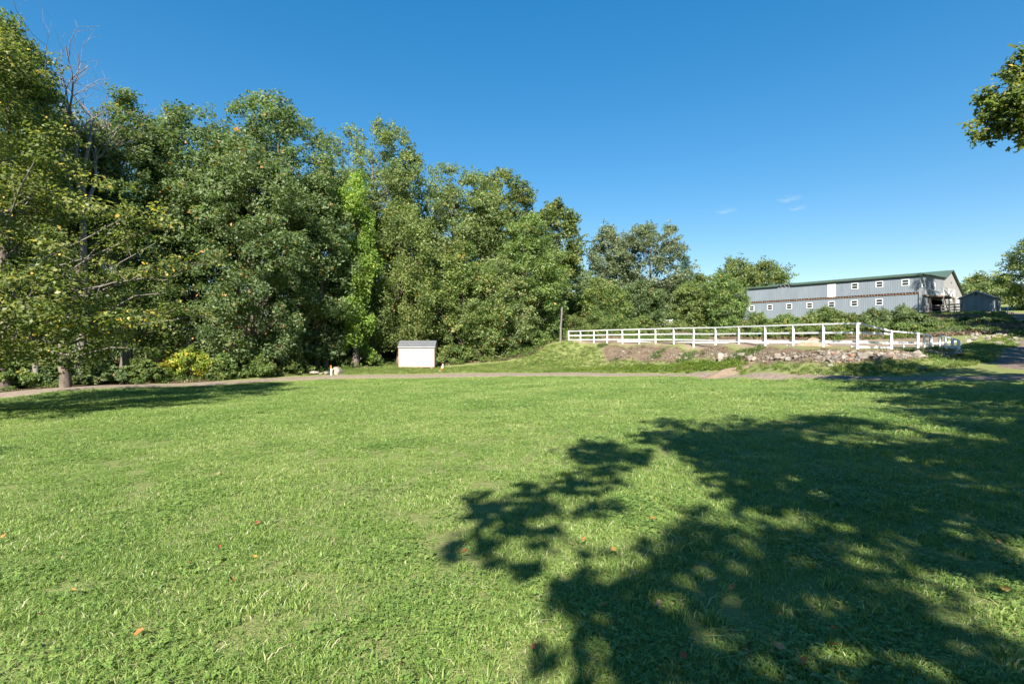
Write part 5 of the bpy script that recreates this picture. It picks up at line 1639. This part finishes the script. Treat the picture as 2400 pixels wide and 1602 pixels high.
bx_, by_ = area_pts(BANK, 9000, rg)
pat = _hash_noise(bx_, by_, 1.6, 41)
green = (pat > np.where(bx_ / by_ > .36, .7, .58))
dry = ~green & (rg.uniform(size=len(bx_)) < .8)
k = green | dry
bx_, by_, green = bx_[k], by_[k], green[k]
src = [weed_patch('w', 70, .28, .24, .09, M_WEED, 440), tuft('t', 60, .26, .28, .016, M_WEED, 441, clump=4), weed_patch('w', 70, .3, .15, .07, M_WEED, 442), tuft('t', 60, .26, .16, .012, M_STRAW, 443, lean=1.0, clump=5), weed_patch('w', 50, .28, .1, .07, M_STRAW, 444)]
pk = np.where(green, rg.choice(3, len(bx_)), 3 + rg.choice(2, len(bx_)))
scatter('bank_weeds', 'weeds and dry stalks growing over the stone bank', np.stack([bx_, by_, T(bx_, by_)], 1), rg.uniform(0, 6.28, len(bx_)), rg.uniform(.5, 1.25, len(bx_)) * np.where(green, 1, .7), pk, src)

sx_, sy_ = area_pts(SLOPE, 5200, rg)
x2_, y2_ = area_pts(SLOPE2, 2600, rg)
sx_ = np.concatenate([sx_, x2_]); sy_ = np.concatenate([sy_, y2_])
k = ~on_track(sx_, sy_, .1)
sx_, sy_ = sx_[k], sy_[k]
src = [weed_patch('w', 90, .45, .4, .16, M_WEED, 450), tuft('t', 70, .4, .4, .03, M_STRAW, 451, lean=.9, clump=5), weed_patch('w', 80, .4, .3, .14, M_STRAW, 452), tuft('t', 80, .4, .35, .03, M_TALL, 453, clump=5)]
pat = _hash_noise(sx_, sy_, 4, 47)
pk = np.where(pat > .5, rg.choice([0, 3], len(sx_)), rg.choice([1, 2], len(sx_)))
scatter('slope_weeds', 'rough weeds and dry brush on the hillside below the barn', np.stack([sx_, sy_, T(sx_, sy_)], 1), rg.uniform(0, 6.28, len(sx_)), rg.uniform(.7, 1.3, len(sx_)), pk, src)

# low plants along the wood edge and forest floor
fx_, fy_ = [], []
edge = np.array(FOREST[:12])
for a, b in zip(edge[:-1], edge[1:]):
    L_ = np.linalg.norm(b - a); n = int(L_ * 16)
    t = rg.uniform(0, 1, n)[:, None]; d = (b - a) / L_; nr = np.array([-d[1], d[0]])
    p = a + (b - a) * t + nr * rg.uniform(-.3, 6, n)[:, None]
    fx_.append(p[:, 0]); fy_.append(p[:, 1])
fx_ = np.concatenate(fx_); fy_ = np.concatenate(fy_)
k = ~on_track(fx_, fy_, .1) & ~((np.abs(fx_ + 9.7) < 2.2) & (np.abs(fy_ - 53.1) < 1.7))
fx_, fy_ = fx_[k], fy_[k]
src = [weed_patch('w', 70, .4, .5, .14, M_WEED, 460), weed_patch('w', 70, .4, .35, .12, M_WEED, 461), tuft('t', 60, .35, .4, .02, M_TALL, 462, clump=5), weed_patch('w', 40, .4, .12, .12, M_STRAW, 463)]
scatter('forest_plants', 'low plants and leaf litter on the wood floor', np.stack([fx_, fy_, T(fx_, fy_)], 1), rg.uniform(0, 6.28, len(fx_)), rg.uniform(.6, 1.4, len(fx_)), rg.choice(4, len(fx_), p=[.35, .3, .1, .25]), src)

# ------------------------------------------------------------------ fallen leaves on the lawn
FL = [(1528.8, 1228.8), (1543, 1439), (1958, 1501), (1828, 1544), (1751.7, 1555), (2358, 1406), (1900, 1351), (1716, 1399), (2341, 1290), (2174, 1025), (2018, 1020), (1753, 1153.5), (1886, 1579), (1601, 1564), (1955.5, 1540), (1977, 1235), (1089, 1313),
      (1369.5, 1284), (1440, 1307), (1341.6, 1299.5), (1252, 1544.7), (1417, 1442.5), (93.5, 1468.5), (170, 1407), (7, 1274), (541, 1381), (593.6, 1326), (438, 1340), (395, 1266), (511, 1303), (602, 1243), (708, 1458), (324, 1512), (512, 1123), (1426, 1116), (1483, 998), (883, 994), (1192, 1016), (935, 1590)]
M_FL = [simple_mat('orange_leaf', (0.32, 0.13, 0.035), .6, .25, 40), simple_mat('tan_leaf', (0.33, 0.2, 0.1), .7, .25, 40), simple_mat('yellow_leaf', (0.36, 0.22, 0.045), .6, .2, 40), simple_mat('rust_leaf', (0.22, 0.085, 0.045), .6, .25, 40)]


def fallen(mat, seed):
    r = np.random.RandomState(seed)
    n = 8
    t = np.linspace(0, 1, n)
    w = np.sin(t * np.pi) ** .7 * (.3 + .06 * r.normal(size=n))
    w[0] = .012; w[-1] = .01
    c = r.uniform(.1, .5); cu = r.uniform(.2, .6)
    V, Fq = [], []
    for i in range(n):
        z = cu * (t[i] - .5) ** 2 * 1.2
        V += [(t[i] - .5, -w[i], z + c * w[i] * .8), (t[i] - .5, 0, z), (t[i] - .5, w[i], z + c * w[i])]
    for i in range(n - 1):
        a = i * 3
        Fq += [(a, a + 3, a + 4, a + 1), (a + 1, a + 4, a + 5, a + 2)]
    return mesh_py('leaf_blade', V, Fq, mat, True)


FLM = [[fallen(m, 600 + 10 * i + j) for j in range(3)] for i, m in enumerate(M_FL)]
cname = ['orange', 'tan', 'yellow', 'rust red']
r = np.random.RandomState(8)
FO = {}
for i, (px, py) in enumerate(FL):
    rr = (px - 1200) / F
    Y = EYE / ((py - HOR) / F + .03 * rr - .034)
    X = rr * Y
    ci = [0, 1, 1, 1, 3, 2, 0, 0, 1, 0, 0, 0, 0, 3, 3, 3, 0, 0, 2, 1, 0, 0, 3, 2, 0, 0, 2, 3, 2, 0, 3, 1, 0, 1, 0, 0, 0, 0, 0][i]
    s = r.uniform(.045, .068)
    z = T1(X, Y)
    M = Matrix.Translation((X, Y, z + .075)) @ Matrix.Rotation(r.uniform(0, 6.28), 4, 'Z') @ Matrix.Rotation(r.normal() * .5, 4, 'X') @ Matrix.Rotation(r.normal() * .35, 4, 'Y') @ Matrix.Diagonal((s, s, s, 1))
    o = put('fallen_leaf', FLM[ci][r.randint(3)], None, M)
    zone = 'shaded right' if px > 1450 else ('sunlit middle' if px > 850 else 'sunlit left')
    near = 'near the bottom edge' if py > 1480 else ('in the near lawn' if py > 1350 else ('in the middle distance' if py > 1150 else 'far out on the lawn'))
    FO.setdefault((cname[ci], zone, near), []).append((px, o))
for (c_, zone, near), lst in FO.items():
    lst.sort(key=lambda t: t[0])
    words_ = {1: [''], 2: ['left of two ', 'right of two '], 3: ['leftmost of three ', 'middle of three ', 'rightmost of three ']}[len(lst)]
    for w_, (_, o) in zip(words_, lst):
        tag(o, '%s%s fallen %s on the %s lawn, %s' % (w_, c_, 'leaf' if len(lst) == 1 else 'leaves', zone, near), 'leaf', 'leaves fallen on the lawn')
